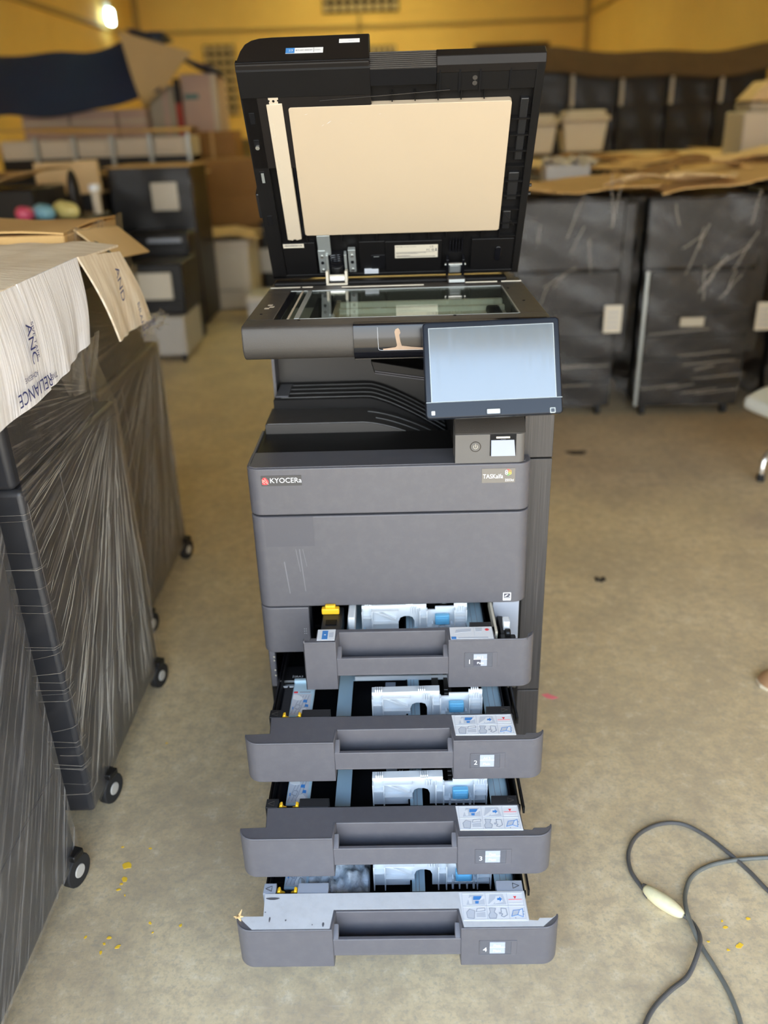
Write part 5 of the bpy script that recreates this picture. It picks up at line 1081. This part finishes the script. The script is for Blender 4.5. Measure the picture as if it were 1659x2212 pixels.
block('long_shelf', 'long shelf board carrying the pinkish boxes', 'shelf', -4.4, -1.7, 8.6, 9.5, 0, 1.375, 'machine_black', .01, None, parts=(('shelf_edge', -4.4, -1.7, 1.30, 1.38, 'cardboard', .02),))
# wall lamp
def lampmat():
    t = NT('lamp_glow'); e_ = t.n('ShaderNodeEmission'); e_.inputs[0].default_value = (.75, 1.0, .85, 1); e_.inputs[1].default_value = 22; t.fin(e_.outputs[0])
lampmat()
lm = empty('wall_lamp', (XL, 17.3, 3.52)); tag(lm, 'glowing white lamp on the yellow wall above the tarp', 'lamp')
MB().box(0, .10, -.12, .12, -.10, .30).build('lamp_housing', 'lamp_body', lm, bev=.01); MB().prism(rrect(-.16, .16, -.11, .16, .06), 'x', .10, .16).build('lamp_tube', 'lamp_glow', lm, bev=.01)

# ------------------------------------------------------------------ chair, shoe and things on the floor
ch = empty('plastic_chair', (1.725, 1.74, 0), radians(35)); tag(ch, 'pale grey plastic chair with bent chrome legs at the picture edge', 'chair')
MB().sheet(lambda u, v: ((-.24+.46*u, -.22+.38*v, .425-.03*max(0, .25-u)*4*.6+.02*(2*v-1)**2-.05*max(0, .12-v)*4), (0, 0, 1)), 18, 14, .055).build('seat', 'chair_shell', ch, bev=.02, seg=3)
MB().sheet(lambda u, v: ((.20+.10*u, -.22+.46*v, .47+.42*u), (-1, 0, .2)), 10, 10, .03).build('backrest', 'chair_shell', ch, bev=.01)
for sx, sy in ((-1, -1), (-1, 1), (1, -1), (1, 1)):
    x, y = {(-1, -1): (-.16, -.17), (-1, 1): (-.03, .145), (1, -1): (.20, -.17), (1, 1): (.20, .145)}[(sx, sy)]
    q = MB().tube([(x+.11*(-sx), y, .42), (x+.10*(-sx), y, .20), (x+.07*(-sx), y, .135), (x+.02*(-sx), y, .115), (x, y, .09), (x, y, .03)], .013, 10).build('leg', 'bright_metal', ch); MB().cyl((x, y, 0), (x, y, .032), .018, .016, n=12).build('foot_cap', 'rubber', q)
shf = empty('tan_shoe', (1.15, .33, 0), radians(-24)); tag(shf, 'tip of a worn tan leather shoe with a pale tongue at the picture edge', 'shoe')
def shoe(u, v):
    x = -.13+.28*u; w = .046*(min(1, (u/.12)) ** .5)*(1-.12*sin(pi*u))*(1 if u < .85 else max(.02, (1-(u-.85)/.15))**.5); h = .030+.045*max(0, u-.2)
    a = pi*v; return (x, w*cos(a), .012+h*sin(a)*(min(1, u/.10)**.6))
MB().grid(shoe, 28, 14).build('shoe_upper', 'leather_tan', shf)
MB().prism([(-.132, 0), (-.12, -.030), (-.09, -.045), (.08, -.042), (.148, -.030), (.150, .030), (.08, .042), (-.09, .045), (-.12, .030)], 'z', .0, .013).build('shoe_sole', 'leather_pale', shf, bev=.003)
MB().sheet(lambda u, v: ((-.01+.10*u, -.022+.044*v, .052+.03*u+.012*sin(pi*v)), (0, 0, 1)), 8, 6, .006).build('shoe_tongue', 'leather_pale', shf)
def smooth(pts, n=8):
    out = []; P_ = [pts[0]]+pts+[pts[-1]]
    for i in range(1, len(P_)-2):
        p0, p1, p2, p3 = [Vector(q) for q in P_[i-1:i+3]]
        for k in range(n):
            t = k/n; out.append(.5*((2*p1)+(-p0+p2)*t+(2*p0-5*p1+4*p2-p3)*t*t+(-p0+3*p1-3*p2+p3)*t**3))
    out.append(Vector(pts[-1])); return out
cA = [(1.5, -1.25), (1.15, -.80), (.93, -.55), (.80, -.385), (.774, -.342), (.755, -.294), (.726, -.237), (.692, -.187), (.650, -.155), (.597, -.157), (.544, -.187), (.512, -.233), (.503, -.284), (.514, -.327), (.524, -.345)]
cB = [(.572, -.398), (.584, -.404), (.595, -.424), (.593, -.460), (.576, -.495), (.546, -.534), (.507, -.561), (.469, -.592), (.443, -.624), (.425, -.66), (.40, -.74), (.36, -1.0), (.40, -1.3)]
cC = [(1.7, -.20), (1.3, -.25), (.95, -.262), (.829, -.257), (.789, -.257), (.727, -.263), (.672, -.277), (.628, -.304), (.601, -.346), (.588, -.391), (.587, -.434), (.593, -.471), (.602, -.510), (.611, -.558), (.613, -.598), (.611, -.626), (.605, -.66), (.60, -.72), (.62, -1.0), (.70, -1.35)]
cd = empty('spliced_cord', (.52, -.35, 0)); tag(cd, 'dark cord looping on the floor with a cream taped splice', 'cord')
def CD(mb): return mb.xf(T(-.52, .35, 0))
CD(MB().tube(smooth([(*p, .005) for p in cA]), .0045, 10)).build('cord', 'cord_grey', cd)
CD(MB().tube(smooth([(*p, .0055 if i not in (3, 4) else .0135) for i, p in enumerate(cB)]), .0045, 10)).build('cord', 'cord_grey', cd)
jp = [(.518, -.337), (.526, -.349), (.540, -.366), (.555, -.382), (.568, -.397), (.577, -.406)]
CD(MB().tube(smooth([(*p, .013) for p in jp], 5), lambda t: .0055+.0105*sin(pi*min(1, t*1.02))**.7, 14)).build('taped_splice', 'joint_cream', cd)
CD(MB().tube(smooth([(.517, -.330, .012), (.522, -.339, .016), (.516, -.347, .008), (.520, -.356, .006)]), .004, 7)).build('torn_tape', 'cord_grey', cd)
c2 = MB().tube(smooth([(*p, .0055 if i not in (9, 10) else .012) for i, p in enumerate(cC)]), .0046, 10).build('power_cord', 'cord_pale'); tag(c2, 'greyish cord without a splice crossing the looped dark cord', 'cord')
fl = [(-.603, -.25, .0120), (-.599, -.288, .0081), (-.602, -.3, .0045), (-.604, -.315, .0045), (-.615, .157, .0036), (-.564, -.202, .0040), (-.629, -.197, .0030), (-.585, -.33, .0027), (-.588, -.433, .0045), (-.636, -.431, .0040), (-.593, -.447, .0036), (-.563, -.454, .0050), (-.594, -.466, .0045), (-.512, -.4, .0036), (-.501, -.422, .0027), (-.448, -.406, .0040), (.655, -.41, .0030), (.657, -.425, .0045), (.708, -.406, .0045), (.669, -.466, .0070), (.644, -.476, .0036), (.612, -.457, .003)]
rr = random.Random(9)
for i, (x, y, s) in enumerate(fl):
    n = 9; pts = [(s*rr.uniform(.55, 1.15)*cos(2*pi*k/n)*(.8 if i else 1), s*rr.uniform(.55, 1.15)*sin(2*pi*k/n)*1.2) for k in range(n)]
    o = MB().prism(pts, 'z', 0, .0007).build('paint_flake', 'paint_yellow', None, (x, y, .0003), (0, 0, rr.uniform(0, 3)))
    lab = {0: 'largest yellow paint flake beside the wrapped copier wheels', 1: 'second largest yellow paint flake just below the largest'}.get(i, 'tiny yellow paint flake on the floor beside the wrapped copiers' if x < 0 else 'tiny yellow paint flake on the floor beside the cords')
    tag(o, lab, 'paint flake', 'yellow paint flakes by the copiers' if x < 0 else 'yellow paint flakes by the cords')
o = MB().prism([(-.022, .010), (-.004, .014), (.024, -.006), (.006, -.012), (-.010, -.006)], 'z', 0, .0008).build('paper_scrap', 'scrap_pink', None, (.432, .328, .0003)); tag(o, 'small pink paper scrap on the floor beside the drawers', 'scrap')
o = MB().sheet(lambda u, v: ((-.018+.036*u, -.012+.024*v, .004+.004*sin(9*u)), (0, 0, 1)), 6, 4, .003).build('dark_scrap', 'grease', None, (.72, .98, .002)); tag(o, 'small black scrap lying on the open floor beyond the pink one', 'scrap')
o = MB().prism([(.05*cos(q)*(1+.25*sin(3*q)), .035*sin(q)*(1+.2*cos(2*q))) for q in [k*pi/8 for k in range(16)]], 'z', 0, .0005).build('oil_spot', 'grease', None, (.884, 2.236, .0003)); tag(o, 'round dark oil spot on the floor behind the touch screen', 'stain')
bm_ = MB()
for i in range(7): a = i*.9; bm_.cyl((0, 0, .004), (.009*cos(a), .009*sin(a), .010*sin(i*1.7)+.004), .0035, .0006, 6)
o = bm_.build('wood_crumb', 'crumb_tan', None, (-.2925, -.5175, .1560)); tag(o, 'tan crumb lying on the corner of the lowest drawer', 'crumb')
# plastic bag in the lowest drawer
bx_ = empty('plastic_bag', (-.13, -.35, .085)); tag(bx_, 'crumpled clear plastic bag with printed warnings lying in the lowest drawer', 'bag')
def bagf(u, v):
    x = -.11+.185*u; y = -.11+.24*v
    h = .042*(sin(pi*min(1, max(0, u)))**.4)*(sin(pi*v)**.35)
    return (x, y, .006+h+.006*sin(21*u+13*v)+.005*sin(33*v-17*u)+.003*sin(60*u+20*v))
def bagmat():
    t = NT('bag_clear'); v = t.coord(); n = t.noise(v, 35, 5, .6, .8)
    p = t.prin(Base_Color=(.62, .68, .74, 1), Roughness=.22, Specular_IOR_Level=.6); bb = t.bump(n, .9, .006); t.l(bb, p.inputs['Normal'])
    tr = t.n('ShaderNodeBsdfTransparent'); mx = t.n('ShaderNodeMixShader'); t.l(t.ramp(n, [(.35, .35), (.65, .9)]), mx.inputs[0]); t.l(tr.outputs[0], mx.inputs[1]); t.l(p.outputs[0], mx.inputs[2]); t.fin(mx.outputs[0])
bagmat()
MB().grid(bagf, 50, 50).build('bag_film', 'bag_clear', bx_)
mb = MB()
def bagz(x, y): return max(.02, bagf((x+.11)/.185, (y+.11)/.24)[2])+.0015
def btext(s, size, x, y): 
    n0 = len(mb.v); mb.text(s, size, T(x, y, 0)); mb.v = mb.v[:n0]+[(a, b, bagz(a, b)) for a, b, c in mb.v[n0:]]
btext('CAUTION', .012, -.02, .0); btext('5', .016, .0, -.03); btext('!', .016, .025, -.005)
n0 = len(mb.v); mb.ring((-.03, -.035), .007, .0085, 'z', 0, 0, n=14); mb.ring((.027, -.0), .0095, .011, 'z', 0, 0, n=3); mb.v = mb.v[:n0]+[(a, b, bagz(a, b)) for a, b, c in mb.v[n0:]]
mb.build('bag_print', 'print_dark', bx_, recalc=False)
